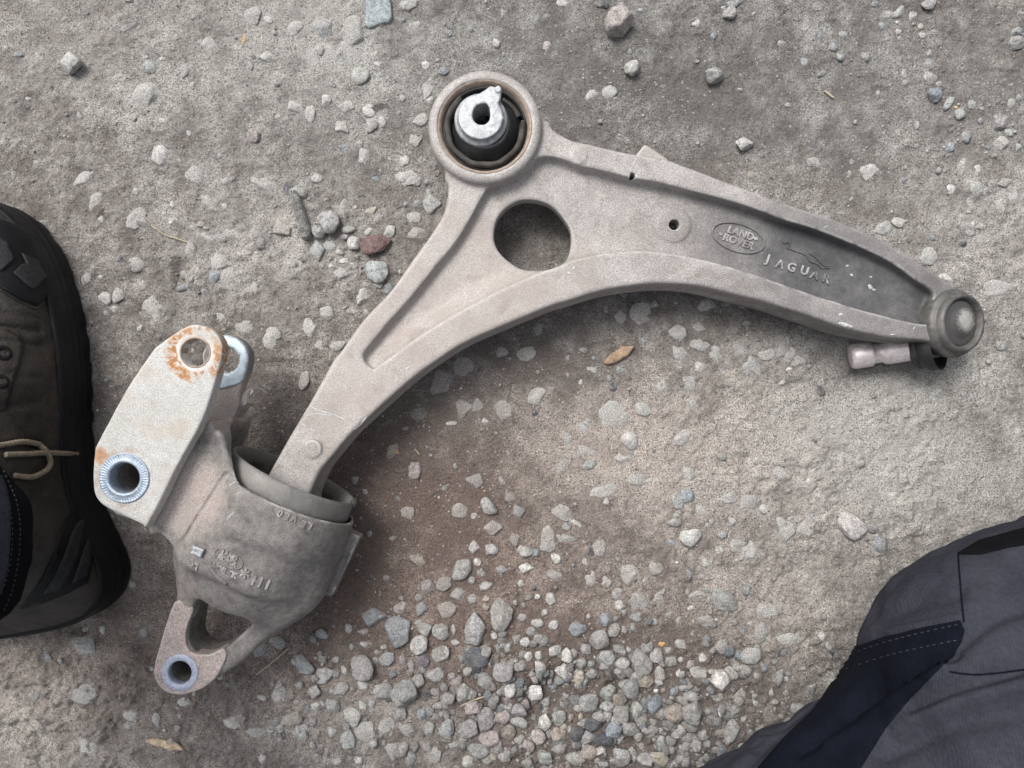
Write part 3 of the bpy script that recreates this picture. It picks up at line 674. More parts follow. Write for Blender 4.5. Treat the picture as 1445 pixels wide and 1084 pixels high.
tile(400, 844, s2, [(575,118,75,60,'b',.6),(730,220,95,95,'b',.7,20),(745,72,42,45,'p',.5),(880,70,38,50,'b',.5),(240,235,40,35,'b',.6),(185,260,20,30,'b',.5),(410,205,30,42,'g',.4),(510,225,42,22,'g',.4),(900,195,50,45,'g',.6),(1000,215,50,60,'g',.6),(870,305,65,60,'w',.8),(890,400,45,50,'u',.6),(1005,355,62,42,'g',.7,-25),(125,420,75,52,'b',.7,20),(255,495,65,50,'w',.6),(490,440,90,75,'g',.7,25),(580,405,28,30,'g',.4),(665,395,58,45,'b',.6,-20),(760,400,35,38,'p',.6),(815,440,28,45,'g',.6),(850,525,50,55,'g',.7,30),(960,490,60,50,'g',.7,-30),(1075,500,38,30,'p',.5),(625,600,65,68,'g',.8),(505,570,42,36,'w',.5),(95,560,32,30,'g',.4),(190,595,45,45,'w',.3),(360,595,48,55,'g',.3),(305,690,50,55,'g',.5),(435,765,58,65,'w',.5),(500,690,28,55,'w',.5),(558,680,24,42,'g',.6),(740,735,50,50,'g',.6),(885,735,42,42,'b',.6),(650,820,48,55,'w',.5),(800,850,60,45,'g',.4),(930,835,48,45,'g',.6),(1045,830,58,60,'v',.8),(1175,830,62,62,'g',.8),(1145,600,48,65,'g',.9),(1210,695,52,55,'p',.7),(1050,625,45,48,'g',.6),(965,595,40,42,'g',.5),(985,680,48,35,'g',.5),(1285,780,55,75,'g',.7,15),(1275,535,60,50,'g',.6,30),(120,875,45,40,'v',.5),(410,905,45,60,'v',.6),(195,700,42,30,'w',.3),(60,770,60,45,'t',.5),(135,800,30,25,'p',.5),(690,970,60,55,'w',.2),(960,1010,70,50,'v',.2),(1240,980,65,48,'v',.5),(1320,905,55,45,'g',.5),(1305,1040,38,32,'g',.5),(1415,1000,48,50,'g',.7),(1140,915,28,35,'g',.5),(520,860,60,70,'w',.2),(480,1040,32,30,'w',.5),(305,860,38,35,'w',.4),(1400,760,50,50,'p',.5),(1070,945,45,35,'g',.3),(335,395,28,30,'g',.4),(380,465,32,38,'w',.3),(520,305,42,30,'g',.4),(345,1040,45,35,'w',.2),(430,320,22,22,'b',.4),(635,320,25,20,'g',.4),(965,760,32,30,'g',.5)])
tile(680, 844, s2, [(145,465,68,75,'g',.8),(185,595,42,42,'w',.7),(245,445,38,45,'g',.5),(335,520,35,38,'p',.6),(400,490,32,30,'p',.5),(355,435,42,28,'w',.5),(520,480,52,48,'w',.9),(625,505,42,42,'t',.8),(705,485,45,36,'g',.7),(635,415,35,38,'g',.7),(340,625,55,58,'w',1),(235,725,50,48,'g',.8),(240,805,60,35,'g',.5),(135,755,48,55,'p',.5),(680,660,60,58,'g',1.1),(805,610,55,50,'g',1.1),(810,697,58,38,'g',1.1),(890,735,52,58,'g',1.1),(985,715,48,45,'g',1),(755,760,50,40,'g',1.2),(400,810,45,65,'w',1),(490,780,55,48,'g',1),(570,775,25,28,'t',1),(635,765,20,25,'t',1),(620,720,32,32,'g',.9),(610,865,48,48,'d',1),(670,885,48,45,'g',1),(715,805,60,45,'d',.9),(840,845,55,58,'b',1.1),(770,900,65,40,'d',.9),(940,830,52,45,'g',.9),(490,875,52,42,'t',.9),(350,890,55,45,'p',.9),(290,940,48,42,'p',.9),(400,1005,48,55,'v',.9),(955,570,60,75,'g',.9,-25),(1050,535,55,45,'t',.9),(1015,410,68,85,'g',.7),(1115,375,40,50,'g',.6),(895,415,40,45,'g',.6),(1145,490,38,48,'g',.6),(1105,685,52,70,'b',.8),(1225,730,62,60,'t',.9),(1345,725,72,75,'g',.8),(1210,415,45,42,'g',.5),(1270,400,25,25,'g',.4),(1330,435,30,30,'p',.4),(1385,490,48,55,'g',.5),(1240,595,30,50,'b',.5,30),(1045,845,38,25,'g',.8,25),(1005,895,36,42,'g',.9),(1260,855,42,48,'g',.8),(1145,905,28,30,'g',.7),(1190,915,16,38,'g',.7),(1300,915,25,30,'g',.7),(1370,930,40,48,'g',.6),(1210,975,32,42,'g',.9),(1275,975,30,48,'g',.7),(1125,1020,52,58,'t',1),(1040,1035,48,50,'g',.9),(960,1000,35,45,'g',.8),(885,1010,65,60,'g',.8),(755,980,35,35,'w',.7),(680,1000,60,70,'t',.5),(590,1030,70,45,'g',.5),(780,1065,40,25,'g',.7),(45,905,65,50,'p',.5),(145,1005,45,50,'p',.7),(40,1040,38,32,'g',.5),(1150,305,28,20,'o',.5),(1270,300,45,42,'g',.3),(1195,345,25,25,'g',.5),(1410,385,38,30,'w',.5),(1265,490,25,28,'w',.5),(1115,600,18,17,'W',.8),(1145,765,25,22,'g',.6),(1140,855,25,22,'g',.6),(1300,1050,40,40,'g',.7),(1240,1060,25,28,'g',.6),(1000,780,35,25,'g',.7),(1100,800,30,25,'g',.5),(25,10,30,25,'t',.4)])
tile(860, 844, s2, [(785,860,48,80,'g',.7,12),(675,795,58,52,'d',.5),(910,370,72,55,'g',.5),(725,320,48,45,'g',.4),(965,230,55,65,'g',.4,20),(695,650,50,30,'g',.2),(640,735,24,40,'g',.3),(860,780,30,38,'g',.2),(925,690,35,35,'g',.1),(625,940,38,28,'g',.4),(625,1020,28,30,'g',.5),(565,1010,18,20,'g',.5),(590,1045,22,25,'g',.5),(500,970,18,18,'g',.5),(700,940,22,20,'g',.4),(720,1010,35,25,'g',.4),(580,1075,35,25,'g',.5)])
tile(100, 850, s2, [(75,275,80,65,'v',.5),(190,175,22,38,'w',.6),(710,645,50,32,'w',.7),(1330,590,52,55,'w',.5),(1215,610,35,28,'w',.4),(1195,310,40,48,'b',.5),(1325,270,65,42,'b',.4),(1390,745,55,48,'t',.4),(1330,810,28,45,'w',.5),(1260,832,22,25,'w',.8),(1030,780,60,45,'w',.35),(1170,840,110,30,'v',.25,10),(545,760,32,55,'w',.3),(675,810,22,26,'g',.5),(585,825,14,12,'w',.6),(780,590,14,22,'t',.6),(1220,1000,32,40,'w',.3),(1435,640,22,18,'w',.4),(1285,520,16,18,'p',.4),(85,930,60,50,'w',.05),(100,590,90,50,'w',.05),(370,730,45,50,'w',.05),(500,435,22,22,'w',.3),(690,740,38,30,'p',.1)])

def place_stone(name, px, py, rx, ry, kind, p, ang=None, parent=None, base=None, dusty=None, rzf=None):
    w = U(px, py, 2.0); mm = CH / FPX
    rx, ry = rx * mm, ry * mm; r = min(rx, ry)
    col = np.array(KIND[kind]) * np.exp(RNG.normal(0, .09)) * (1 + RNG.normal(0, .012, 3))
    if p < 1.4:
        rz = r * (.5 if p < .25 else .66); prot = min(.95 + p * 1.0 * r, 1.7 * rz)
        z = gh(w[0], w[1]) + prot - rz; q = min(1.0, max(0.0, (rz - prot) / rz)); comp = min(1.55, 1 / math.sqrt(max(1 - q * q, .2))); rx *= comp; ry *= comp
    else:
        rz = r * (rzf or .8); z = gh(w[0], w[1]) + rz * .78
    o = bpy.data.objects.new(name, BASES[RNG.integers(len(BASES))] if base is None else BASES[base]); COL.objects.link(o)
    o.location = (w[0] / 1000, w[1] / 1000, z / 1000)
    if ang is None:
        a = RNG.uniform(0, 360); 
        if abs(rx - ry) > .18 * max(rx, ry): a = RNG.choice([0, 180]) + RNG.normal(0, 9)
    else: a = -ang
    o.rotation_euler = (RNG.normal(0, .10), RNG.normal(0, .10), math.radians(a))
    o.scale = (rx * 1.08 / 1000, ry * 1.08 / 1000, rz / 1000)
    d = np.clip(.92 - .62 * p, .24, .88) if dusty is None else dusty
    o.color = (*[float(c) for c in col], float(d))
    if parent is not None: o.parent = parent
    return o
order = sorted(A, key=lambda e: -e[2] * e[3])
small = order[290:]
for e in order[:290]:
    place_stone('stone', *e[:6], e[6], GROUND)

# everything smaller: one joined gravel part
def ico(sub):
    bm = bmesh.new(); bmesh.ops.create_icosphere(bm, subdivisions=sub, radius=1)
    V = np.array([v.co[:] for v in bm.verts]); F = np.array([[v.index for v in f.verts] for f in bm.faces]); bm.free(); return V, F
def build_gravel():
    I1 = ico(1); I2 = ico(2); VV, FF, CC = [], [], []; nv = 0
    def add(x, y, z, r3, col, I, rot):
        nonlocal nv
        V, F = I
        r = 1 + RNG.normal(0, .13, len(V)); P = V * r[:, None]
        N = RNG.normal(size=(4, 3)); N /= np.linalg.norm(N, axis=1)[:, None]
        for n in N:
            d = P @ n; k = d > .62; P[k] -= np.outer(d[k] - .62, n)
        P = P * r3; c, s = math.cos(rot), math.sin(rot)
        P = np.stack([c * P[:, 0] - s * P[:, 1], s * P[:, 0] + c * P[:, 1], P[:, 2]], 1) + (x, y, z)
        VV.append(P); FF.append(F + nv); nv += len(V); CC.append(np.tile([*col, 1.0], (len(V), 1)))
    mm = CH / FPX
    for e in small:
        w = U(e[0], e[1], 2); rx, ry = e[2] * mm, e[3] * mm; r = min(rx, ry)
        col = np.array(KIND[e[4]]) * np.exp(RNG.normal(0, .1))
        rz = r * .55; add(w[0], w[1], gh(w[0], w[1]) + min(.4 + e[5] * .9 * r, 1.4 * rz) - rz, (rx, ry, rz), col, I2, 0 if e[6] is None else math.radians(-e[6]))
    n = 7000
    px = RNG.uniform(-40, 1485, n); py = RNG.uniform(-40, 1124, n)
    dens = .22 + .9 * gauss(px, py, 820, 960, 330, 130) + .5 * gauss(px, py, 1380, 130, 160, 160) + .35 * gauss(px, py, 460, 400, 130, 110) + .3 * gauss(px, py, 960, 800, 160, 110) + .22 * gauss(px, py, 800, 640, 300, 120) + .3 * gauss(px, py, 520, 930, 170, 120) + .25 * gauss(px, py, 150, 970, 200, 100)
    keep = RNG.uniform(0, 1, n) < dens
    px, py = px[keep], py[keep]
    x = (px - CX) * mm; y = -(py - CY) * mm; H = ground_h(x, y)
    ks = list('gggwwwwbbvpdgwtgw')
    for i in range(520):
        fx, fy = 830 + 190 * RNG.normal(), 1000 + 62 * RNG.normal(); w = U(fx, fy, 2); r = min(max(RNG.lognormal(1.12, .32), 1.6), 5.0); rz = r * .62
        col = np.array(KIND[ks[RNG.integers(len(ks))]]) * np.exp(RNG.normal(0, .16)) * .62
        add(w[0], w[1], gh(w[0], w[1]) + RNG.uniform(.35, .9) * r - rz, (r * RNG.uniform(.9, 1.4), r * RNG.uniform(.8, 1.1), rz), col, I2, RNG.uniform(0, 6.28))
    for i in range(620):
        fx, fy = RNG.uniform(-30, 1475), RNG.uniform(-30, 1114); dn = .45 + .5 * gauss(fx, fy, 820, 930, 420, 220) + .4 * gauss(fx, fy, 400, 350, 250, 200) + .3 * gauss(fx, fy, 1350, 250, 180, 250)
        if RNG.uniform() > dn: continue
        w = U(fx, fy, 2); r = RNG.lognormal(.95, .38); r = min(r, 5.5); rz = r * .5
        col = np.array(KIND[ks[RNG.integers(len(ks))]]) * np.exp(RNG.normal(0, .15)) * .9
        add(w[0], w[1], gh(w[0], w[1]) + RNG.uniform(.2, .45) * r - rz, (r * RNG.uniform(.9, 1.5), r * RNG.uniform(.8, 1.2), rz), col, I2, RNG.uniform(0, 6.28))
    for i in range(len(px)):
        r = min(RNG.lognormal(-.35, .42), 2.4)
        k = KIND[ks[RNG.integers(len(ks))]]; col = np.array(k) * np.exp(RNG.normal(0, .18)) * .92
        a3 = r * RNG.uniform(.75, 1.3, 3)
        add(x[i], y[i], H[i] + a3[2] * RNG.uniform(-.25, .5), a3, col, I1 if r < 1.6 else I2, RNG.uniform(0, 6.28))
    me = mesh_np('gravel', np.concatenate(VV), None, np.concatenate(FF), True)
    ca = me.color_attributes.new('tint', 'FLOAT_COLOR', 'POINT'); ca.data.foreach_set('color', np.concatenate(CC).astype(np.float32).ravel())
    return tag(link('gravel', me, M['gravel'], GROUND), kind='stuff')
build_gravel()

# loose stones and bits lying on the dirt: things of their own
LOOSE = [
    (102, 91, 17, 15, 'w', 1.6, 0, .62, 'pale speckled wedge of stone lying alone at the upper left', 3),
    (873, 35, 19, 19, 'p', 1.6, 20, .85, 'large purplish grey broken stone with sharp faces near the upper edge', 5),
    (892, 98, 11, 11, 'w', 1.6, 0, .8, 'small white chipped stone right of the bushing eye', 8),
    (1006, 107, 15, 12, 'g', 1.6, 0, .8, 'rounded sandy pebble lying alone on the smooth dirt', 9),
    (1050, 203, 13, 10.5, 'w', 1.5, 0, .7, 'pale pinkish flat chip above the long arm', 11),
    (532, 345, 22, 13, 'r', 1.5, -8, .75, 'reddish purple pebble beside the arm', 12),
    (465, 315, 14.5, 15.5, 'g', 1.6, 0, .7, 'grey angular stone between the dark shard and the red pebble', 13),
    (451, 327, 11, 10, 'g', 1.5, 0, .7, 'darker grey stone touching the dark shard', 14),
    (529, 383, 19, 17, 'v', 1.45, 0, .5, 'greenish grey triangular stone below the red pebble', 15),
    (668, 886, 16.5, 23, 'g', 1.45, 0, .6, 'large two tone rounded stone with a notched lower edge', 16),
    (570, 976, 19, 21, 'g', 1.45, 0, .55, 'large angular grey stone in the gravel below the bracket', 17),
    (1015, 959, 13, 16, 'w', 1.6, -20, .8, 'bright whitish stone near the trouser leg', 18),
    (976, 757, 16, 13.5, 'w', 1.45, 0, .65, 'pale wedge shaped stone left of the big white stone', 19),
    (1201, 741, 20, 20, 'w', 1.4, 0, .45, 'big white crusty stone above the trouser leg', 20),
    (1320, 134, 11, 10, 'b', 1.5, 0, .6, 'blue grey angular stone among the pebbles at upper right', 6),
]
for e in LOOSE:
    o = place_stone('loose_stone', e[0], e[1], e[2], e[3], e[4], e[5], e[6], None, e[9], .2, e[7])
    tag(o, e[8], 'stone', 'loose stones lying on the dirt')
# flat slab of pale blue-green stone at the top edge
def slab(name, poly, z0, z1, col, label, dusty=.25, seed=1):
    P = np.array([U(x, y, z1)[:2] for x, y in poly]); c = P.mean(0)
    f = Field((P[:, 0].min() - 4, P[:, 1].min() - 4, z0 - 3), (P[:, 0].max() + 4, P[:, 1].max() + 4, z1 + 3), .7)
    nz = .5 * fbm(f.X2, f.Y2, 9, 3, seed)[:, :, None]
    F = extr(f.poly(P) + .4 * fbm(f.X2, f.Y2, 5, 2, seed + 4)[:, :, None], f.Z - nz, z0, z1, 1.2)
    o = link(name, f.mesh(name, F), M['stone']); o.color = (*col, dusty)
    return tag(o, label, 'stone', 'loose stones lying on the dirt')
gz = gh(*U(534, 15, 2)[:2])
slab('flat_stone', [(516, -14), (549, -12), (553, 23), (548, 31), (536, 33), (521, 39), (515, 35)], gz - 5, gz + 3.0, (.33, .375, .385), 'flat pale blue grey slab at the top edge of the picture')
# long dark shard
gz = gh(*U(424, 300, 2)[:2])
slab('stone_shard', [(410, 268), (415, 267), (421, 276), (428, 297), (437, 325), (436, 333), (427, 337), (421, 332), (416, 305), (409, 280)], gz - 3, gz + 8, (.11, .11, .107), 'long dark grey shard lying left of the arm', .45, 9)

def splinter(name, a, b, w, h, mat, label, z=2.0, seed=3):
    p = U(*a, z); q = U(*b, z); d = q - p; L = np.linalg.norm(d[:2]); d = d / L; s = np.array([-d[1], d[0], 0])
    rs = np.random.RandomState(seed); V = []; n = 15; m = 12
    for i in range(n):
        t = i / (n - 1); ww = w * (min(1, .25 + 3.2 * t, .12 + 3.2 * (1 - t))) * (1 + .12 * rs.normal()); c = p + d * L * t
        zz = max(gh(c[0], c[1]) + h * .8, -1)
        for k in range(m):
            an = 2 * math.pi * k / m
            V.append(c + s * (ww / 2 * math.cos(an) * (1 + .12 * rs.normal())) + np.array([0, 0, zz - c[2] + h * math.sin(an) * (1 + .1 * rs.normal())]))
    Q = [(i * m + k, (i + 1) * m + k, (i + 1) * m + (k + 1) % m, i * m + (k + 1) % m) for i in range(n - 1) for k in range(m)]
    V += [p + [0, 0, gh(p[0], p[1])], q + [0, 0, gh(q[0], q[1])]]
    T = [(k, (k + 1) % m, n * m) for k in range(m)] + [((n - 1) * m + (k + 1) % m, (n - 1) * m + k, n * m + 1) for k in range(m)]
    return tag(link(name, mesh_np(name, V, Q, T), mat), label, 'wood')
splinter('wood_chip', (853, 513), (895, 489), 7.0, 1.9, M['wood'], 'brown splinter of wood lying below the long arm', 2, 4)
splinter('wood_chip', (206, 1046), (261, 1056), 6.0, 1.6, M['wood_pale'], 'pale flat wood chip near the bottom edge', 2, 6)
def straw(name, pts, r, label):
    P = []
    for x, y in spline(pts, 5, closed=False):
        w = U(x, y, 2); P.append((w[0], w[1], gh(w[0], w[1]) + 1.2))
    P = np.array(P); P[1:-1, 2] = (P[:-2, 2] + P[1:-1, 2] + P[2:, 2]) / 3
    return tag(link(name, tube(name, P, r, 6), M['straw']), label, 'straw')
straw('dry_straw', [(361, 953), (385, 934), (408, 914)], .55, 'thin dry straw lying right of the lower mounting eye')
straw('dry_straw', [(213, 318), (232, 331), (250, 337), (265, 342)], .5, 'curved dry straw lying above the clevis plate')
straw('dry_straw', [(1164, 128), (1177, 138)], .8, 'short pale straw fragment among the upper right pebbles')
straw('dry_straw', [(585, 634), (592, 642)], .5, 'tiny straw fragment lying right of the arm')
straw('dry_straw', [(650, 997), (666, 989), (690, 982)], .5, 'thin reddish twig across the gravel')

# ------------------------------------------------------------------ suspension arm
ARM = empty('control_arm', 'dusty cast aluminium suspension control arm with its mounting bracket lying on the dirt', 'control arm', (0, 0, 0))
ZT, ZB, ZW = 46.0, 16.0, 35.0
def bend_px(x, y):
    q = (np.asarray(x) - 530) * -.52 + (np.asarray(y) - 520) * .85
    b = 10 * sstep(q, 0, 190)
    e = np.maximum(np.asarray(x) - 1235, 0)
    return b - .00062 * e * e
def UB(pts, z=ZT): return np.array([U(x, y, z + float(bend_px(x, y))) for x, y in pts])
OUT = [(767,168),(780,182),(795,192),(811,199),(833,203.5),(868,212),(898,218),(938,224),(961,232.5),(988,242),(1018,254),(1053,266.5),(1093,281),(1134,295),(1169,306),(1200,318),(1248,340),(1280,360),(1308,377),(1326,389),(1345,402),(1368,424),(1377,450),(1371,482),(1352,497),(1336,499),(1313,482),(1260,477),(1226,471),(1193,463),(1160,452),(1121,439),(1080,426),(1040,416),(1016,410),(983,403),(941,400),(900,402),(850,410),(800,425),(777,432),(721,455),(661,481),(625,503),(583,533),(546,565),(521,588),(496,611),(473,638),(451,666),(436,700),(426,722),(352,705),(366,690),(385,658),(401.6,628),(420,596.5),(435,571.6),(451,543),(470,509),(480,497),(513,451),(550,412),(583,366),(609,330),(625,303),(631,281),(632,262),(628,244),(650,200),(700,160)]
REC = [(692,262),(717,255),(742,241),(757,224),(773,220),(798,225),(816,233),(850,240),(889,250),(923,255.5),(958,264),(993,273),(1035,284),(1076,298),(1109,310.5),(1151,323),(1200,342.5),(1235,358),(1263,373),(1293,395),(1318,413),(1314,433),(1311,457),(1276,453),(1243,444.6),(1210,436),(1176,425),(1160,420.6),(1101,400),(1060,386),(1010,371),(953,359),(897,354),(832,361),(790,373),(749,390),(694,415),(638,446),(588,477),(534,517),(524,519),(514,511),(512,500),(520,488),(544,459),(583,415),(614,376),(640,345),(661,312),(679,279)]
LOWEDGE = [(1311,457),(1243,444.6),(1176,425),(1101,400),(1010,371),(897,354),(832,361),(749,390),(638,446),(534,517)]
HOLE = [(697,335),(702,310),(719,291),(744,282.5),(777,291),(801,318),(806,340),(799,368),(782,380),(757,384),(732,379),(705,357)]
RINGC = U(684, 178, 52); RINGR = 36.0; JC = U(1355, 456, 40.0); JN = np.array([math.sin(math.radians(20)), -.03, math.cos(math.radians(20))]); JN /= np.linalg.norm(JN)
def build_arm():
    f = Field((-172, -95, -4), (302, 212, 60), .95)
    pxg = f.X2 * FPX / (CH - ZT) + CX; pyg = -f.Y2 * FPX / (CH - ZT) + CY
    B = bend_px(pxg, pyg)[:, :, None]; z = f.Z - B
    out = UB(OUT); do = f.poly(spline(out, 4))
    dr = f.poly(spline(UB(REC), 4)); hole = f.poly(spline([U(x, y, 36) for x, y in HOLE], 5))
    le = sd_line(f.X2, f.Y2, spline(UB(LOWEDGE), 4, False)[:, :2])[:, :, None]
    side = do - .05 * (ZT - z) - .8 * np.exp(-((z - 27) / 1.3) ** 2) + .5 * np.exp(-((z - 33) / 2.5) ** 2)
    body = extr(side, z, ZB, ZT, 2.4)
    # recess with a soft cove on its lower side
    soft = sstep(pxg, 930, 700)[:, :, None] * 3.0
    floor = ZW + soft + 5.5 * np.exp(-(le / 7.0) ** 2) * (.05 + .95 * sstep(pxg, 1000, 760)[:, :, None])
    floor = floor + 1.0 * sstep(pxg, 1180, 1300)[:, :, None] * 3
    cut = extr(dr + .12 * (ZT - z), z - floor, 0, 40, 2.6)
    body = smax(body, -cut, 1.5)
    # underside channel
    cut2 = extr(dr + 2.5, z, ZB - 20, ZB + 10, 3.0); body = smax(body, -cut2, 2.5)
    # bushing eye
    eye = f.cyl((RINGC[0], RINGC[1], 0), (0, 0, 1), RINGR, 3, 52, 4.0)
    body = smin(body, eye, 3.0)
    # flange fin behind the upper edge, boss on the rim, raised boss discs
    fin = f.poly([U(895, 222, 26)[:2], U(909, 204, 26)[:2], U(914, 206, 26)[:2], U(945, 226, 26)[:2], U(920, 240, 26)[:2]]); body = smin(body, extr(fin, f.Z, 16, 27, 1.5), 1.5)
    for (x, y, r, zt, k) in ((817, 219, 12, ZT + .5, 1.2), (951, 318, 23.5, ZW + 1.0, 1.4), (440, 634, 13.5, ZT + 9.6, .8)):
        zz = zt + (float(bend_px(x, y)) if x > 500 else 0); c = U(x, y, zz); body = smin(body, f.cyl((c[0], c[1], 0), (0, 0, 1), r / FPX * (CH - zz), 30, zz, .8), k)
    body = smax(body, -extr(hole, f.Z, -10, 80, .5), 2.2)
    for (x, y, r) in ((951, 317.5, 7.2), (889, 254, 3.8)):
        c = U(x, y, ZW); body = smax(body, -f.cyl((c[0], c[1], 0), (0, 0, 1), r / 2.16, 0, 70, .3), .6)
    body = np.maximum(body, -f.cyl((RINGC[0], RINGC[1], 0), (0, 0, 1), 26.8, -5, 70, .3))
    body = smax(body, -f.cyl((RINGC[0], RINGC[1], 0), (0, 0, 1), 29.6, 48.0, 70, 1.0), .8)
    # step down to the ball joint
    body = smax(body, -f.cyl(JC, JN, 24.0, -3.5, 40, 1.0), .8)
    me = f.mesh('arm_body', body); co = np.empty(len(me.vertices) * 3, np.float32); me.vertices.foreach_get('co', co); co = co.reshape(-1, 3) * 1000
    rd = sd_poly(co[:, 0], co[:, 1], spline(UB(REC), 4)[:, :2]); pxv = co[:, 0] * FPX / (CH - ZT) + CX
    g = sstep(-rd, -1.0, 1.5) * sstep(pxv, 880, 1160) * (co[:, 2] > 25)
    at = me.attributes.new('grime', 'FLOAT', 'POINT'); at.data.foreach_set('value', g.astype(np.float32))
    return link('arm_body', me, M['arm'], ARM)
arm_body = build_arm(); BV_ARM = bvh_of(arm_body)

# lettering and emblem cast into the web
def on_arm(x, y): 
    h = shoot(BV_ARM, x, y); n_ = sum(shoot(BV_ARM, x + a, y + b)[1] for a in (-6, 0, 6) for b in (-5, 0, 5)); n_ = n_ / np.linalg.norm(n_) * .3 + np.array([0, 0, .7]); return h[0] + [0, 0, .35], n_ / np.linalg.norm(n_)
MARK = empty('cast_lettering', None, None); MARK.parent = ARM
for ch, x, y in (('J', 1083.4, 366), ('A', 1100, 373.5), ('G', 1116.6, 378), ('U', 1134.6, 382.7), ('A', 1149, 388.5), ('R', 1165, 394)):
    p, n = on_arm(x, y); put_text('cast_letter', ch, 7.6, p, n, 19, M['arm'], MARK, .6)
for s, x, y, sz in (('LAND', 1044.5, 330.0, 6.4), ('ROVER', 1041.0, 341.6, 6.4)):
    p, n = on_arm(x, y); put_text('cast_word', s, sz, p, n, 18.5, M['arm'], MARK, .5, shear=.1, space=1.05)
for x, y in ((1066, 337.5), (1017, 331)):
    p, n = on_arm(x, y); put_text('cast_mark', '=', 4.2, p, n, 18.5, M['arm'], MARK, .45)
th = np.linspace(0, 2 * np.pi, 60, endpoint=False); ca, sa = math.cos(math.radians(17.8)), math.sin(math.radians(17.8))
ov = [(1041.6 + 38 * math.cos(t) * ca - 19.3 * math.sin(t) * sa, 335.8 + 38 * math.cos(t) * sa + 19.3 * math.sin(t) * ca) for t in th]
P = np.array([on_arm(x, y)[0] for x, y in ov]); link('emblem_oval', tube('emblem_oval', P + [0, 0, .1], .62, 8, True), M['arm'], MARK)
LEAP = [(815,350),(825,372),(840,388),(862,378),(885,380),(902,396),(880,420),(868,432),(900,446),(930,455),(960,470),(1020,488),(1072,515),(1086,548),(1105,575),(1140,586),(1190,605),(1212,632),(1238,645),(1262,636),(1290,642),(1304,626),(1282,618),(1255,622),(1225,595),(1185,558),(1150,522),(1118,500),(1098,490)]
P = np.array([on_arm(990 + x / 7.225, 290 + y / 7.225)[0] for x, y in spline(LEAP, 2, False)]); link('leaping_cat_emblem', tube('leaping_cat_emblem', P + [0, 0, .05], .48, 7), M['arm'], MARK)

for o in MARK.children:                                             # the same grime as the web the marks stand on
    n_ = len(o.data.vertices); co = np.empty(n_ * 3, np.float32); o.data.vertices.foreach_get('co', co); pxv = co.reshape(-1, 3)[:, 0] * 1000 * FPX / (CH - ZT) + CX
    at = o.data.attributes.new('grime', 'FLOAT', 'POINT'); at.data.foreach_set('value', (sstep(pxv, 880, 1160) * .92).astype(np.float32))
# bright chips and scratches
def chip(x, y, s, el=1.0, ang=0.0, seed=0, mat='chip', bvh=None, parent=None, off=.06):
    rs = np.random.RandomState(seed); pts = []
    for k in range(9):
        a = k / 9 * 2 * math.pi; r = s * rs.uniform(.55, 1.25); u, v = r * el * math.cos(a), r * math.sin(a) / max(el, 1) ** .3
        c, sn = math.cos(ang), math.sin(ang); pts.append((x + c * u - sn * v, y + sn * u + c * v))
    return patch('chip', pts, bvh or BV_ARM, off, M[mat], parent or arm_body, 2.0, .5)
for k, (x, y, s, el, a) in enumerate([(1228,405,3.2,1.6,.9),(1233,409,2.2,1.8,.4),(1202,388,2.0,1.6,.8),(1196,375,1.8,1.5,-.7),(1229,391,1.8,1.2,.2),(1265,354,3.0,2.0,.6),(1256,347,2.2,2.6,.5),(1192,459,4.5,2.0,.3),(1200,461,3.2,1.8,.3),(1187,444,3.0,.8,1.2),(1260,473,2.0,2.2,.2),(1290,463,1.4,2.2,-.9),(809,380,2.4,1.6,-.6),(803,386,1.8,1.5,.3),(576,520,2.2,2,-.7),(560,537,2.0,2.4,-.75),(500,592,2.0,1.6,-.6),(508,590,1.6,1.4,.2)]):
    chip(x, y, s, el, a, 40 + k)
def scratch(pts, w, bvh=BV_ARM, parent=None, mat='chip'):
    P = on_surface(bvh, pts, -.12, 5); n = len(P)
    if n < 3: return
    tp = np.clip(np.minimum(np.arange(n), np.arange(n)[::-1]) / 3.0 + .25, 0, 1) * (1 + .35 * RNG.normal(size=n)); tp = np.clip(tp, .15, 1.5)
    link('scratch', tube('scratch', P, w, 6, False, tp), M[mat], parent or arm_body)
for pts, w in ([[(437,573),(452,580),(470,585),(491,594)],.38],[[(433,586),(446,584),(462,586),(475,585)],.34],[[(421,596),(430,584),(438,573)],.4],[[(421,596),(430,601),(434,606)],.35],[[(889,241),(894,231),(899,221)],.26],[[(894,242),(899,233),(903,226)],.2],[[(441,622),(445,625)],.4],[[(518,588),(508,600),(499,607)],.36],[[(1170,318),(1160,322)],.3]): scratch(pts, w)

# rubber bush in the eye
BUSH = lathe('bush_sleeve', [(26.7, 20), (26.7, 46.5), (26.2, 47.8), (25.4, 47.2), (25.0, 45.5), (24.6, 30)], (RINGC[0], RINGC[1], 0), (0, 0, 1), 96)
bush = link('bush', BUSH, M['rubber'], ARM)
link('eye_chamfer', lathe('eye_chamfer', fine([(26.9, 43), (26.95, 47.0), (27.4, 49.0), (28.2, 50.6), (29.0, 51.4), (29.6, 51.2), (29.8, 48)], 3), (RINGC[0], RINGC[1], 0), (0, 0, 1), 96), M['rust_edge'], bush)
def lipmod(i, th, r, h):
    k = .55 * np.sin(th * 7 + 1) * np.sin(th * 3); return r + .25 * np.sin(th * 9), h + k
lp = lathe('rubber_lip', fine([(25.4, 38), (25.7, 46.5), (25.6, 49.4), (24.8, 50.8), (23.2, 50.8), (22.0, 49.2), (21.6, 43)], 3), (RINGC[0], RINGC[1] + .2, 0), (0, 0, 1), 120, mod=lipmod)
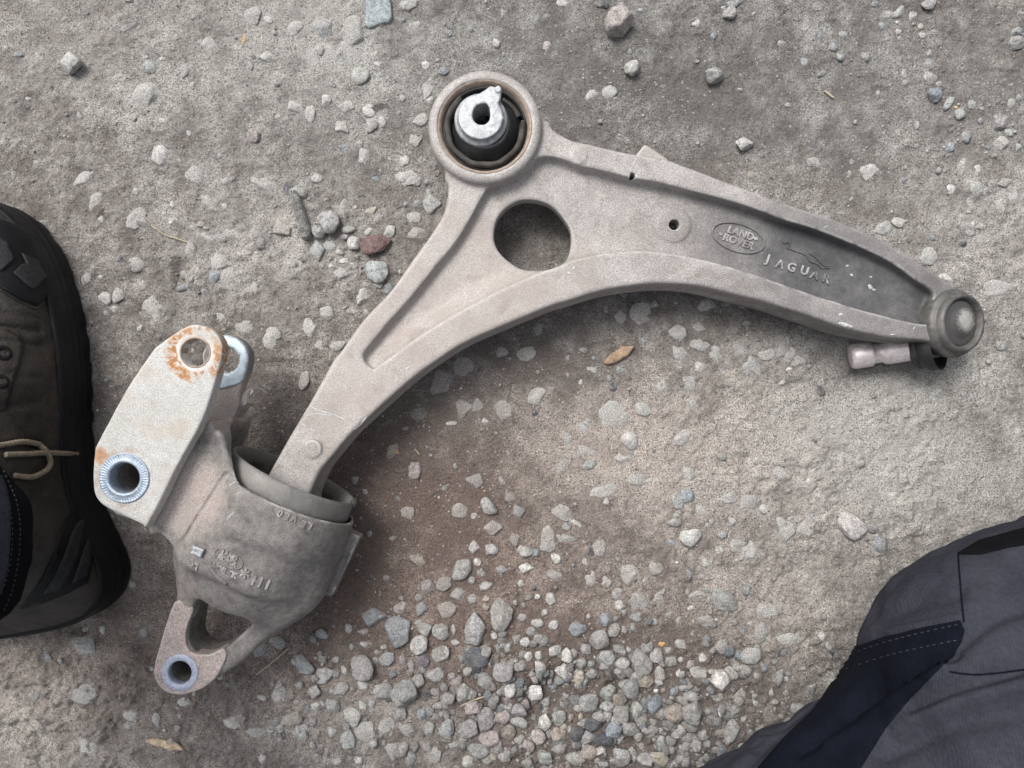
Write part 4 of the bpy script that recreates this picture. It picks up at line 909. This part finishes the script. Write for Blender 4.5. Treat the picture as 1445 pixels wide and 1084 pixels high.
# keep the lip open at the upper right, as the photo shows
def open_arc(me, c, a0, a1):
    bm = bmesh.new(); bm.from_mesh(me)
    dl = []
    for fc in bm.faces:
        m_ = fc.calc_center_median(); a = math.degrees(math.atan2(m_.y - c[1] / 1000, m_.x - c[0] / 1000)) % 360
        if a0 < a < a1: dl.append(fc)
    bmesh.ops.delete(bm, geom=dl, context='FACES'); bm.to_mesh(me); bm.free()
open_arc(lp, RINGC, 8, 128)
link('rubber_lip', lp, M['rubber_dusty'], bush)
link('rubber_cone', lathe('rubber_cone', fine([(25.6, 36), (24.4, 39.5), (22.6, 42.5), (20.6, 46), (18.4, 49.5), (16.6, 52.5), (15.6, 54), (14.0, 54.3)], 4), (RINGC[0], RINGC[1] + .6, 0), (0, 0, 1), 96), M['rubber'], bush)
arcP = [(RINGC[0] + 23.2 * math.cos(t), RINGC[1] + 23.2 * math.sin(t), 41.5 + .8 * math.sin(5 * t)) for t in np.radians(np.linspace(22, 62, 24))]
link('rubber_web', tube('rubber_web', arcP, 2.6, 10), M['rubber_dusty'], bush)
SC = U(678, 165, 60.0)
def build_sleeve():
    f = Field((SC[0] - 22, SC[1] - 22, 38), (SC[0] + 28, SC[1] + 30, 66), .55)
    b = f.cyl((SC[0], SC[1], 0), (0, 0, 1), 16.6, 40, 55.5, 1.2)
    cone = f.cyl((SC[0], SC[1], 0), (0, 0, 1), 13.9 , 40, 60.2, .6)
    b = smin(b, cone, 3.0)
    tab = f.poly([U(x, y, 60)[:2] for x, y in ((663, 143), (674, 133), (686, 126), (692, 121), (702, 124), (708, 131), (706, 140), (703, 147), (712, 168), (690, 180))])
    b = smin(b, extr(tab, f.Z, 54, 60.4, .9), .8)
    tip = f.cyl(U(703, 126.5, 60.5), (0, 0, 1), 2.2, -5, 1.0, .5); b = smin(b, tip, .6)
    hole = f.poly(spline([U(x, y, 60)[:2] for x, y in ((667, 162), (670, 152), (679, 147), (687, 147), (691, 156), (691, 168), (686, 174), (678, 176), (670, 172))], 5))
    b = smax(b, -extr(hole, f.Z, 30, 90, .4), .7)
    b = b + .18 * fbm(f.X2, f.Y2, 5, 3, 5)[:, :, None]
    return link('inner_sleeve', f.mesh('inner_sleeve', b), M['bare'], bush)
build_sleeve()

# ball joint at the far end
bj = link('ball_joint', lathe('ball_joint', fine([(13, -27), (17.5, -23), (20.5, -16), (22.2, -9), (22.4, -4.5), (21.4, -2.6), (19.9, -1.4), (19.5, .6), (18.6, 2.4), (17.2, 3.0), (16.0, 2.4), (15.2, .8), (14.8, -.6)], 3), JC, JN, 96), M['joint'], ARM)
link('joint_cap', lathe('joint_cap', fine([(15.0, -.8), (14.2, .1), (12.5, .5), (10.0, .9), (7.5, 1.9), (5.0, 2.7), (2.5, 3.0), (0.01, 3.1)], 3), JC, JN, 72), M['cap'], bj)
J0 = U(1322, 486, 22.0); J1 = U(1200, 504, 11.0); JD = J1 - J0; JL = np.linalg.norm(JD); JD /= JL
link('rubber_boot', lathe('rubber_boot', fine([(17.0, -8), (17.3, -3), (16.2, 0), (14.4, 2.0), (15.0, 4.0), (13.8, 6.5), (11.0, 8.0), (9.0, 9.0)], 3), J0 + JD * 7, JD * .8 + np.array([0, 0, -.65]), 64), M['rubber'], bj)
link('stud', lathe('stud', [(8.6, 0), (8.6, JL * .50), (8.5, JL * .60), (7.6, JL * .62), (6.8, JL * .65), (6.8, JL * .72), (7.6, JL * .745), (8.5, JL * .76), (8.6, JL * .77), (8.6, JL * .95), (7.6, JL), (5.2, JL), (0.01, JL)], J0, JD, 40), M['stud'], bj)

# ------------------------------------------------------------------ rear bracket with its bush
MC = U(417, 669, 45.0); AX = np.array([.44, .90, -.05]); AX /= np.linalg.norm(AX)
PL1 = [(213,498),(178,550),(138,624),(133,640),(131,665),(132,691),(138,706),(153,718),(198,739),(206,743),(228,703),(246,665),(271,620),(279.5,604.5),(291,578),(306,530),(313.5,498),(311,480),(299,465),(278,458),(261,461.6),(240,475),(222,488)]
PL2 = [(318,473),(335,477),(348,490),(352,505),(348,525),(341,543),(334,575),(320,610),(308,632),(290,650),(255,650),(245,610),(284,530),(285,500),(297,480)]
BLOCK = [(279,606),(206,744),(220,754),(233,765),(243,780),(250,796),(266,800),(330,775),(360,720),(330,672),(318,640),(312,618),(300,606)]
WEB = [(250,796),(252,815),(251,833),(246,852),(224,914),(217,943),(221,961),(235,976),(256,981),(282,974),(312,955),(345,932),(382,895),(448,838),(430,760),(330,720),(258,765)]
LUG = [(246,850),(224,914),(217,943),(220,962),(234,977),(256,981),(282,973.5),(300,961),(309,950),(318,930),(319,921),(314,915.5),(300,922),(290,924),(270,921),(262,906),(264,884),(272,864),(269,855)]
WIN = [(275,856),(281,846),(290,841),(304,841),(330,851),(352,861),(361,870),(357,880),(335,900),(318,915),(302,923),(285,924),(272,916),(266,900),(269,876)]
def build_bracket():
    f = Field((-262, -200, -5), (-72, 42, 97), .95)
    poly = lambda pts, z, sm=True: f.poly(spline([U(x, y, z)[:2] for x, y in pts], 3) if sm else [U(x, y, z)[:2] for x, y in pts])
    b = f.cyl(MC, AX, 42.5, -66, -20, 4.0); b = smin(b, f.cyl(MC, AX, 45.8, -34, -11.5, 1.2), 16)
    rear = f.cyl(MC - np.array([0, 0, 2.]), AX, 34.0, -90, -40, 16.0); b = smin(b, rear, 18)
    web = extr(poly(WEB, 54), f.Z, 26, 55, 5.0); b = smin(b, web, 22)
    block = extr(poly(BLOCK, 91), f.Z, 30, 88.0, 2.5); b = smin(b, block, 14)
    p2 = extr(poly(PL2, 54), f.Z, 43, 54, 1.2); b = smin(b, p2, 1.6)
    c1 = U(300, 612, 74); b = smin(b, f.cyl((c1[0], c1[1], 0), (.35, .3, 1), 8.0, 38, 76, 2.0), 4)
    c2 = U(345, 588, 28); b = smin(b, f.capsule(c2, U(331, 640, 28), 5.2), 3)
    c3 = U(175, 674, 90); b = smin(b, f.cyl((c3[0], c3[1], 0), (0, 0, 1), 15.0, 60, 90.5, 1.0), 3)
    # arm linking the two eyes under the pale plate
    rib = extr(poly([(160,640),(200,610),(280,615),(270,660),(225,745),(200,738),(150,715)], 88), f.Z, 55, 89, 3); b = smin(b, rib, 3)
    tab = extr(poly([(480,744),(509,757),(468,843),(440,831)], 40, False), f.Z, 30, 41, 1.2); b = smin(b, tab, 1.5)
    win = extr(poly(WIN, 54), f.Z, -10, 70, .5); b = smax(b, -win, 3.0)
    slot = f.capsule(U(489, 783, 41.4), U(472, 825, 41.4), 2.4); b = smax(b, -slot, .5)
    top = np.where(b < 0, f.Z, -99).max(2)
    gl = sd_line(f.X2, f.Y2, np.array([U(320, 668, 88)[:2], U(259, 762, 88)[:2]]))
    b = smax(b, -(np.sqrt((gl ** 2)[:, :, None] + (f.Z - top[:, :, None] - .2) ** 2) - 1.25), .4)
    b = smax(b, -f.cyl(MC, AX, 39.0, -46, 20, 1), 1.0); b = smax(b, -f.cyl(MC, AX, 44.3, -26, 20, 1), .6)
    b = smax(b, -f.cyl(MC, AX, 48.5, -11.7, 40, 1), 1.0)
    for (x, y, z, r, k0, k1) in ((254, 949, 56, 7.7, -10, 90), (318, 507.6, 55, 7.9, 20, 80), (175, 674, 100, 9.0, 40, 120)):
        c = U(x, y, z); b = smax(b, -f.cyl((c[0], c[1], 0), (0, 0, 1), r, k0, k1, .3), .6)
    # keep the clevis gap open
    c = U(275.5, 497.5, 80); b = smax(b, -extr(poly([(225,470),(300,440),(345,470),(318,560),(280,600),(235,610),(190,560)], 75), f.Z, 55.2, 88, 1), 1.0)
    b = b + .25 * fbm(f.X2, f.Y2, 14, 3, 15)[:, :, None]
    return link('bracket', f.mesh('bracket', b), M['bracket'], ARM)
bracket = build_bracket(); BV_BR = bvh_of(bracket)
def build_plate():
    f = Field((-262, -92, 86), (-150, 42, 103), .75)
    pl = f.poly(spline([U(x, y, 100)[:2] for x, y in PL1], 4))
    b = extr(pl, f.Z, 89.5, 100, 1.1)
    b = smax(b, -f.cyl((H1[0], H1[1], 0), (0, 0, 1), 7.9, 60, 120, .3), .8)
    b = smax(b, -f.cyl((H2[0], H2[1], 0), (0, 0, 1), 9.2, 60, 120, .3), .6)
    b = b + .12 * fbm(f.X2, f.Y2, 7, 3, 25)[:, :, None]
    return link('clevis_plate', f.mesh('clevis_plate', b), M['plate'], bracket)
plate = build_plate(); tag(plate, 'pale upper clevis plate stained with orange rust')
def build_lug():
    f = Field((-250, -205, 44), (-165, -120, 60), .75)
    b = extr(f.poly(spline([U(x, y, 56.5)[:2] for x, y in LUG], 3)), f.Z, 46, 56.5, .9)
    c = U(254, 949, 56); b = smax(b, -f.cyl((c[0], c[1], 0), (0, 0, 1), 7.7, 0, 90, .3), .5)
    b = b + .15 * fbm(f.X2, f.Y2, 6, 3, 35)[:, :, None]
    return link('mounting_lug', f.mesh('mounting_lug', b), M['plate_low'], bracket)
build_lug()
# machined eye on the lower clevis plate
hr = [(318 + 16.6 * math.cos(a), 507.6 + 16.6 * math.sin(a)) for a in np.radians(np.linspace(100, -100, 16))]
patch('eye_face', [(300, 478), (310, 474), (320, 473.5), (335, 478), (347, 491), (351, 505), (347.5, 525), (343, 538), (330, 545), (312, 549), (300, 549)] + hr, BV_BR, .5, M['washer'], bracket, 3.0, .8)
# washed ring round the upper eye
link('eye_face', lathe('eye_face', [(7.9, -9), (7.9, .15), (8.3, .28), (8.5, .28), (8.9, .05), (9.0, -.4)], (H1[0], H1[1], 100), (0, 0, 1), 64), M['rust_edge'], bracket)
# steel sleeves: serrated collar in the plate, plain one in the lug
def serr(i, th, r, h):
    return r, (h + .11 * np.sin(th * 52 + .6 * i) * (i in (5, 6)))
link('serrated_sleeve', lathe('serrated_sleeve', [(9.0, -9), (8.6, -8.5), (8.6, .2), (9.1, 1.0), (10.2, 1.1), (10.5, .9), (13.4, .9), (13.7, 1.0), (14.1, .7), (14.2, -1.5)], (H2[0] + .4, H2[1] - .2, 100), (0, 0, 1), 368, mod=serr), M['zinc'], bracket)
c = U(254, 949, 56.5)
link('lug_sleeve', lathe('lug_sleeve', [(7.7, -5.5), (7.3, -5), (7.3, .4), (7.7, .8), (11.0, .8), (11.5, .4), (11.6, -1)], (c[0], c[1], 56.3), (0, 0, 1), 72), M['zinc_lilac'], bracket)
# bush band, rubber and inner funnel in the mouth
bb = link('bush_band', lathe('bush_band', fine([(38.0, -40), (38.2, -8), (38.6, -3), (39.3, -.8), (40.4, 0), (41.5, -.6), (42.4, -2.6), (43.0, -6), (43.1, -9.5), (42.4, -13), (40.6, -16), (39.4, -24)], 3), MC, AX, 128), M['steel_band'], bracket)
def funnel(i, th, r, h): return r + .5 * np.sin(th * 3), h
link('bush_rubber', lathe('bush_rubber', fine([(37.8, -10), (36.5, -11), (34.5, -9.5), (33.0, -10.5), (31.0, -13), (27, -18), (22, -26), (14, -32), (0.01, -33)], 3), MC, AX, 96, mod=funnel), M['rubber'], bracket)
link('bush_inner_ring', lathe('bush_inner_ring', fine([(34.0, -14), (33.6, -6), (32.4, -4.2), (31.0, -5), (30.2, -9), (29.8, -16)], 3), MC - AX * 2, AX, 96), M['rubber_dusty'], bracket)
ear = tube('bush_ear', [MC + AX * t + np.array([math.cos(-.42), math.sin(-.42), 0]) * 41.8 + np.array([0, 0, s]) for t, s in ((-11, 4), (-7, 2), (-2, 1), (1.5, 3))], 2.6, 10, False, [.6, 1, 1, .7])
link('bush_ear', ear, M['rubber_dusty'], bracket)
# small cast nub, lettering and emblem on the bracket
h = shoot(BV_BR, 281, 777)
def nub():
    p = h[0]; f = Field(p - 7, p + 7, .45); an = math.radians(-22); X = f.X - p[0]; Y = f.Y - p[1]
    u = X * math.cos(an) + Y * math.sin(an); v = -X * math.sin(an) + Y * math.cos(an)
    d = np.maximum(np.abs(u) - 3.6, np.abs(v) - 2.7)
    b = smax(extr(d, f.Z, p[2] - 5, p[2] + 3.2, .9), np.maximum(np.abs(u) - 3.6, np.abs(v) - 2.7), .8)
    b = b + .35 * fbm(f.X2, f.Y2, 3, 2, 8)[:, :, None]
    return link('cast_nub', f.mesh('cast_nub', b), M['bare'], bracket)
nub()
def br_text(s, size, x, y, ang, depth=.4, **k):
    q = shoot(BV_BR, x, y)
    if q is None: return
    put_text('cast_letter', s, size, q[0] + q[1] * .1, q[1], ang, M['bracket'], bracket, depth, **k)
for ch, x, y in (('0', 395.5, 724), ('L', 405.5, 728.5), ('V', 415, 732.5), ('E', 428, 739.5), ('L', 437, 742)): br_text(ch, 5.6, x, y, 205)
for ch, x, y, a in (('H', 363, 819.5, 205), ('I', 378, 824.5, 205)): br_text(ch, 8.0, x, y, a)
br_text('C', 5.5, 271, 794, 205); br_text('L', 5.5, 277, 799, 205)
for ch, x, y in (('V', 304, 799), ('O', 310, 802.5), ('E', 316, 805), ('*', 326, 810), ('K', 331, 812)): br_text(ch, 4.4, x, y, 25)
br_text('*', 12.5, 345, 815, 10, .6)
br_text('LAND', 3.6, 324, 784.5, 30, .35); br_text('ROVER', 3.6, 321, 791, 30, .35)
ca, sa = math.cos(math.radians(30)), math.sin(math.radians(30))
ov = [(323 + 21.5 * math.cos(t) * ca - 11.5 * math.sin(t) * sa, 788.5 + 21.5 * math.cos(t) * sa + 11.5 * math.sin(t) * ca) for t in th]
P = np.array([(shoot(BV_BR, x, y) or (U(x, y, 70), 0))[0] for x, y in ov]); link('emblem_oval', tube('emblem_oval', P, .5, 7, True), M['bracket'], bracket)
P = on_surface(BV_BR, [(296, 801), (306, 812), (320, 824)], .1, 5); link('cast_ridge', tube('cast_ridge', P, 1.3, 8), M['bracket'], bracket)
for pts, w in ([[(322,687),(332,680),(342,674)],.28],[[(316,738),(326,727),(336,716)],.26],[[(318,733),(327,724)],.22],[[(330,700),(345,690)],.22]): scratch(pts, w, BV_BR, bracket)

# ------------------------------------------------------------------ the person: one boot and the trouser legs
PERSON = empty('person', 'person in grey work trousers and a worn brown leather boot crouching over the arm', 'person', UV3(40, 700, 0))
def as_part(o, parent):
    """keep world placement when the parent stands away from the origin"""
    o.parent = parent; o.matrix_parent_inverse = Matrix.Translation(-PERSON.location) if parent is PERSON else Matrix()
    return o
HB = U(70, 886, 0); TA = np.array([-.171, .985, 0]); TR = np.array([.985, .171, 0])      # heel, toe direction, right-hand side
SOLE = [(-35,283),(0,287),(40,303),(70,331),(93,371),(110,421),(121,470),(126,520),(128,570),(129,620),(134,670),(145,712),(160,745),(174,776),(181,803),(174,834),(151,857),(120,871),(60,882),(0,888),(-25,880),(-40,830),(-55,760),(-80,680),(-105,600),(-122,520),(-130,440),(-124,380),(-107,325),(-75,292)]
def build_boot():
    f = Field((-430, -180, -3), (-240, 140, 40), 1.1)
    d = f.poly(spline([U(x, y, 4)[:2] for x, y in SOLE], 4))
    ang = np.arctan2(f.Y2 + 15, f.X2 + 330)[:, :, None]
    s = (f.X2 - HB[0]) * TA[0] + (f.Y2 - HB[1]) * TA[1]; s = s[:, :, None]
    lug = sstep(np.sin(s * 2 * np.pi / 17.0), -.2, .35)
    prof = np.where(f.Z < 9, 1.3 * (1 - lug) * (.5 + fbm(f.X2, f.Y2, 21, 2, 4)[:, :, None]) - .3, 0) + 1.0 * np.exp(-((f.Z - 12) / 1.2) ** 2) + .7 * np.exp(-((f.Z - 21) / 1.0) ** 2) + 1.0 * sstep(f.Z, 20, 34)
    sole = extr(d + prof, f.Z, -1, 35, 3.0)
    sole = link('boot_sole', f.mesh('boot_sole', sole), M['boot_rubber'])
    # upper: lofted over the foot
    S = np.array([2, 8, 20, 40, 70, 100, 125, 150, 175, 200, 225, 245, 262, 276, 286, 291]); 
    Rw = np.array([12, 24, 33, 37.5, 38, 38, 39, 42, 45, 46, 44.5, 40, 33, 24, 13, 5]); Lw = np.array([12, 23, 32, 36, 37, 40, 44, 47, 49, 50, 48, 43, 35, 25, 14, 5])
    Hh = np.array([31, 37, 50, 72, 104, 118, 110, 98, 86, 75, 66, 60, 53, 45, 37, 32])
    Cc = np.array([0, 0, 0, 0, -1, -2, -3, -4, -4, -4, -3, -2, -1, 0, 0, 0.])
    ns, nf = 230, 130; ss = np.linspace(2, 291, ns); V = []
    so = spline([U(x, y, 4)[:2] for x, y in SOLE], 12) - HB[:2]; sa_ = so @ TA[:2]; st = so @ TR[:2]
    L1 = sa_.max(); ss = np.linspace(max(sa_.min(), 0) + 5, L1 - 6, ns); rw = np.zeros(ns); lw = np.zeros(ns)
    for q, v in enumerate(ss):
        m_ = np.abs(sa_ - v) < 2.5; rw[q] = st[m_].max() - 3.5; lw[q] = -st[m_].min() - 3.5
    hh = np.interp(ss * 291 / L1, S, Hh); cc = np.interp(ss, S, Cc) * 0
    kk = np.ones(9) / 9
    for a in (rw, lw, hh): a[6:-6] = np.convolve(a, kk, 'same')[6:-6]
    rw = np.maximum(rw, 4); lw = np.maximum(lw, 4)
    ph = np.linspace(-.06, math.pi + .06, nf)
    SS, PH = np.meshgrid(ss, ph, indexing='ij')
    cph = np.cos(PH); w = np.where(cph > 0, rw[:, None], lw[:, None])
    T = cc[:, None] + w * np.sign(cph) * np.abs(cph) ** .75; Z = 27 + (hh[:, None] - 27) * np.sign(np.sin(PH)) * np.abs(np.sin(PH)) ** .85
    # creases across the vamp and soft wrinkles
    u = SS + .25 * T; cr = 0
    for c0, am, wd in ((212, 2.0, 2.2), (203, 1.0, 2.0), (221, .8, 1.8), (183, .9, 2.5), (164, .8, 2.6), (138, 1.0, 3), (122, .9, 3)):
        wob = 3.5 * fbm(SS * .3 + T, PH * 20 + c0, 18, 2, int(c0)); cr = cr - am * np.exp(-((u + wob - c0) / wd) ** 2) * (np.sin(PH) > .25) * (.5 + vnoise2(T / 14, SS * 0 + c0, 5))
    cr = 1.5 * cr + 1.6 * fbm(SS, T + Z, 24, 3, 61) + .5 * fbm(SS, T + Z, 7, 2, 67)
    Z = Z + cr * np.sin(PH); T = T + cr * np.cos(PH) * .8
    V = HB[None, None] + TA * SS[..., None] + TR * T[..., None]; V = V + np.array([0, 0, 1]) * Z[..., None]
    i, j = np.meshgrid(np.arange(ns - 1), np.arange(nf - 1), indexing='ij'); a = (i * nf + j).ravel()
    me = mesh_np('boot', V.reshape(-1, 3), np.stack([a, a + 1, a + nf + 1, a + nf], 1))
    boot = link('boot', me, M['leather'])
    return boot, sole
boot, bsole = build_boot(); BV_BT = bvh_of(boot)
as_part(boot, PERSON); bsole.parent = boot
tag(boot, 'worn dark brown leather work boot with black rubber toe cap')
def bp(name, pts, off, mat, sm=True, step=4.0, depth=1.0):
    return patch(name, spline(pts, 4) if sm else pts, BV_BT, off, M[mat], boot, step, depth)
tc = bp('toe_cap', [(-40,322),(0,312),(30,322),(52,340),(70,368),(82,398),(74,410),(58,426),(52,432),(30,424),(0,407),(-40,392)], 1.5, 'boot_rubber', False, 3.5)
BV_TC = bvh_of(tc)
for pts in ([(-30,330),(0,336),(10,342),(20,367),(2,383),(-30,370)], [(19,385),(30,374),(37,372),(34,366),(30,358),(52,368),(64,391),(48,409),(40,404)]):
    patch('toe_cap_pad', pts, BV_TC, 1.2, M['boot_texture'], boot, 3.0, 1.2)
bp('quarter_panel', [(-30,470),(10,466),(24,474),(31,488),(27,508),(18,536),(11,560),(6,580),(-30,580)], .9, 'leather', False, 3.5)
bp('heel_counter', [(122,706),(108,716),(95,729),(87,745),(80,764),(73,788),(60,812),(44,838),(30,858),(60,850),(95,836),(122,822),(130,790),(128,740)], 1.3, 'boot_rubber', False, 3.5)
bp('heel_texture', [(116,733),(106,739),(97,757),(88,785),(76,812),(60,836),(84,829),(96,810),(106,786),(112,760)], 2.2, 'boot_texture', False, 3.5)
bp('heel_texture', [(122,760),(116,775),(108,800),(100,822),(120,812),(125,790)], 2.2, 'boot_texture', False, 3.5)
stitches('boot_stitching', [[(20,470),(29,484),(25,508),(16,536),(10,560),(5,578)], [(24,468),(34,484),(30,508),(21,536),(14,560),(9,580)]], BV_BT, M['thread_dark'], boot, 3.0, 1.6, .45)
stitches('boot_stitching', [[(0,411),(30,428),(52,437),(64,430),(80,412)]], BV_BT, M['thread_dark'], boot, 3.0, 1.6, .4)
for x, y in ((4, 499), (0, 539)):
    q = shoot(BV_BT, x, y)
    if q: link('eyelet', lathe('eyelet', fine([(2.0, -.5), (2.0, .9), (3.4, 1.5), (4.8, .9), (5.0, -.5)], 2), q[0], q[1], 28), M['boot_rubber'], boot)
for k in range(8):
    t = k / 7; x, y = 35 + 82 * t, 869 - 46 * t - 6 * math.sin(t * 3.1)
    q = None
# lace lying over the side of the boot
def lace(pts, rise):
    P = on_surface(BV_BT, pts, 2.4, 14)
    if len(P) > 3:
        for _ in range(3): P[1:-1] = (P[:-2] + P[1:-1] * 2 + P[2:]) / 4
        link('lace', tube('lace', P, 1.65, 12, False, 1 + .10 * np.sin(np.arange(len(P)) * 2.1)), M['lace'], boot)
lace([(-12,630),(6,626),(28,622),(47,626),(61.5,639),(66,654),(59,666),(47,673),(36,675),(16,672)], 0)
lace([(4,643),(19,642),(53,640),(81,640),(96,641),(107,641)], 1)

# trouser leg over the boot
def cloth_tube(name, rings, mat, nf=180, ns=160, wr=1.5, seed=2, cap=False, warp=None, post=None):
    """rings: (centre mm, frame u, frame v, ru, rv) along the leg"""
    k = len(rings); t = np.linspace(0, k - 1, ns); V = []
    C = np.array([r[0] for r in rings]); Uu = np.array([r[1] for r in rings]); Vv = np.array([r[2] for r in rings]); R = np.array([r[3:5] for r in rings])
    def ip(Ar):
        Ar = np.asarray(Ar, float); S = spline(Ar, 40, False); return np.stack([np.interp(t * 40, np.arange(len(S)), S[:, q]) for q in range(Ar.shape[1])], 1)
    C, Uu, Vv, R = ip(C), ip(Uu), ip(Vv), ip(R)
    ph = np.linspace(0, 2 * np.pi, nf, endpoint=False)
    L = np.concatenate([[0], np.cumsum(np.linalg.norm(np.diff(C, axis=0), axis=1))])
    A1, A2 = np.meshgrid(L, ph, indexing='ij')
    arc = A2 * R[:, :1].mean()
    per = lambda s, sd: fbm(A1 + .6 * s * np.cos(A2 + sd), s * 3.0 * np.sin(A2) + s * 3.0 * np.cos(A2) * .7, s, 3, sd)
    d = wr * (per(40, seed) + .6 * np.abs(per(26, seed + 9)) * 2 - .4)
    if warp is not None: d = d + warp(A1, A2)
    P = C[:, None] + Uu[:, None] * ((R[:, :1] + d) * np.cos(A2))[..., None] + Vv[:, None] * ((R[:, 1:] + d) * np.sin(A2))[..., None]
    if post is not None:
        dd = post(P); rad = P - C[:, None]; rad = rad / np.linalg.norm(rad, axis=2)[..., None]; P = P + rad * dd[..., None]
    i, j = np.meshgrid(np.arange(ns - 1), np.arange(nf), indexing='ij'); a = (i * nf + j).ravel(); b = (i * nf + (j + 1) % nf).ravel()
    Q = np.stack([a, b, b + nf, a + nf], 1)
    return mesh_np(name, P.reshape(-1, 3), Q)
ex, ey = np.array([1., 0, 0]), np.array([0, 1., 0])
hc = U(-128, 765, 122)
rings = [(hc + [0, 0, 6], ex, ey, 60, 57), (hc + [0, 0, -1], ex, ey, 63, 60), (hc + [0, 0, 1], ex, ey, 66, 63), (hc + [-2, 0, 30], ex, ey, 65, 62), (hc + [-8, 2, 120], ex, ey, 62, 60), (hc + [-14, 14, 260], ex, ey, 66, 66), (hc + [-16, 26, 330], ex, ey, 70, 72)]
tl = link('trouser_leg', cloth_tube('trouser_leg', rings, None, wr=2.6, seed=5), M['cloth_black']); as_part(tl, PERSON)
tag(tl, 'black trouser hem hanging over the boot')
BV_TL = bvh_of(tl)
patch('grey_panel', [(-60,672),(2,672),(9,692),(13,716),(13,760),(10,800),(0,838),(-60,850)], BV_TL, .9, M['cloth'], tl, 4.0, .6)
stitches('hem_stitching', [[(4,664),(16,690),(24,712),(28,748),(25,793),(15.5,837),(2,866)], [(0,676),(12,708),(17,750),(14,793),(4,832)]], BV_TL, M['thread_grey'], tl, 4.0, 3.2, .3)

# bent leg at the lower right: thigh, knee and shin under the cloth
DT = np.array([.794, .609, .10]); DT /= np.linalg.norm(DT)
up = np.array([0, 0, 1.]); sdv = np.cross(up, DT); sdv /= np.linalg.norm(sdv); up2 = np.cross(DT, sdv)
TB = np.array([232., -205., 150.])
def thigh_at(t): return TB + DT * t
rr = [(-330, 92, 88), (-220, 88, 84), (-120, 80, 78), (-55, 74, 74), (-15, 77, 76), (10, 93, 88), (40, 105, 94), (75, 101, 92), (110, 91, 87), (150, 81, 79), (200, 76, 75)]
rings = [(thigh_at(t) + (np.array([0, -20, -60]) * ((-t - 120) / 210) if t < -120 else 0), sdv, up2, a, b) for t, a, b in rr]
kn = thigh_at(250)
rings += [(kn + [2, 2, -6], sdv, (up2 + DT) / 1.414, 72, 74), (kn + [22, 12, -70], sdv, DT, 66, 66), (kn + [30, 10, -150], sdv, DT, 60, 60), (kn + [28, 2, -172], sdv, DT, 60, 60)]
CREASE = [([(1290,990),(1370,965),(1445,940),(1520,915)],-5,15),([(1250,1060),(1340,1020),(1445,1000),(1520,985)],-5,22),([(1270,1030),(1350,985),(1445,965),(1520,950)],3.5,14),([(1360,900),(1400,870),(1445,855),(1500,840)],-4,14),([(1235,870),(1300,850),(1350,838)],-2.5,12),
          ([(1190,1010),(1270,960),(1345,920)],-5,11),([(1130,1060),(1220,1010),(1300,965)],-4,10),([(1170,1050),(1250,990),(1330,940)],3,10),([(1070,1060),(1120,1012),(1176,955)],-4,9),([(1040,1084),(1100,1030),(1160,975)],2.5,9),([(1190,925),(1215,905),(1260,893),(1352,873)],2.0,7)]
def fold_px(P):
    X = P[..., 0] * FPX / (CH - P[..., 2]) + CX; Y = -P[..., 1] * FPX / (CH - P[..., 2]) + CY
    inr = (P[..., 2] > 120) & (X > 900) & (X < 1700); d = np.zeros(X.shape)
    for ln, a, w in CREASE: d[inr] += a * np.exp(-(sd_line(X[inr], Y[inr], spline(ln, 6, False)) / w) ** 2)
    return d
def folds(A1, A2):
    c = np.cos(A2) ; s = np.sin(A2)
    f1 = -3.0 * np.exp(-(((A1 - 335) * .5 + 46 * (A2 - 1.2)) / 7) ** 2) * (np.abs(A2 - 1.4) < 1.6)
    f2 = 2.2 * np.exp(-(((A1 - 300) * .6 + 60 * (A2 - 1.0)) / 12) ** 2) * (np.abs(A2 - 1.2) < 1.6)
    return f1 + f2
kl = link('knee_trouser_leg', cloth_tube('knee_trouser_leg', rings, None, 420, 420, wr=3.2, seed=12, post=fold_px), M['cloth']); kl.name = 'trouser_leg'; as_part(kl, PERSON)
tag(kl, 'grey work trouser leg with navy pocket panel')
BV_KL = bvh_of(kl)
def kp(name, pts, off, mat, sm=False, step=6.0, depth=.6):
    return patch(name, spline(pts, 4) if sm else pts, BV_KL, off, M[mat], kl, step, depth)
pp = kp('pocket_panel', [(1187,936),(1196,917),(1250,899),(1300,886),(1355,875),(1361,890),(1357,906),(1345,926),(1318,952),(1285,985),(1250,1028),(1215,1084),(1195,1130),(1040,1130),(1072,1084),(1110,1042),(1150,1003),(1176,965)], 1.3, 'cloth_navy', False, 3.5)
kp('knee_panel', [(1352,783),(1385,764),(1430,752),(1490,735),(1490,766),(1455,768),(1420,774),(1385,783)], 1.2, 'cloth_black', False, 3.0)
stitches('pocket_stitching', [[(1200,923),(1250,906),(1300,893),(1352,881)], [(1193,944),(1250,926),(1300,914),(1352,903)]], bvh_of(pp), M['thread_grey'], kl, 5.0, 5.0, .22)
P = on_surface(BV_KL, [(1352, 783), (1354, 810), (1357, 845), (1360, 878)], .0, 8)
if len(P) > 3: link('seam', tube('seam', P, .45, 8), M['cloth_navy'], kl)
P = on_surface(BV_KL, [(1340, 948), (1380, 952), (1445, 945), (1500, 936)], .0, 8)
if len(P) > 3: link('seam', tube('seam', P, .45, 8), M['cloth_navy'], kl)
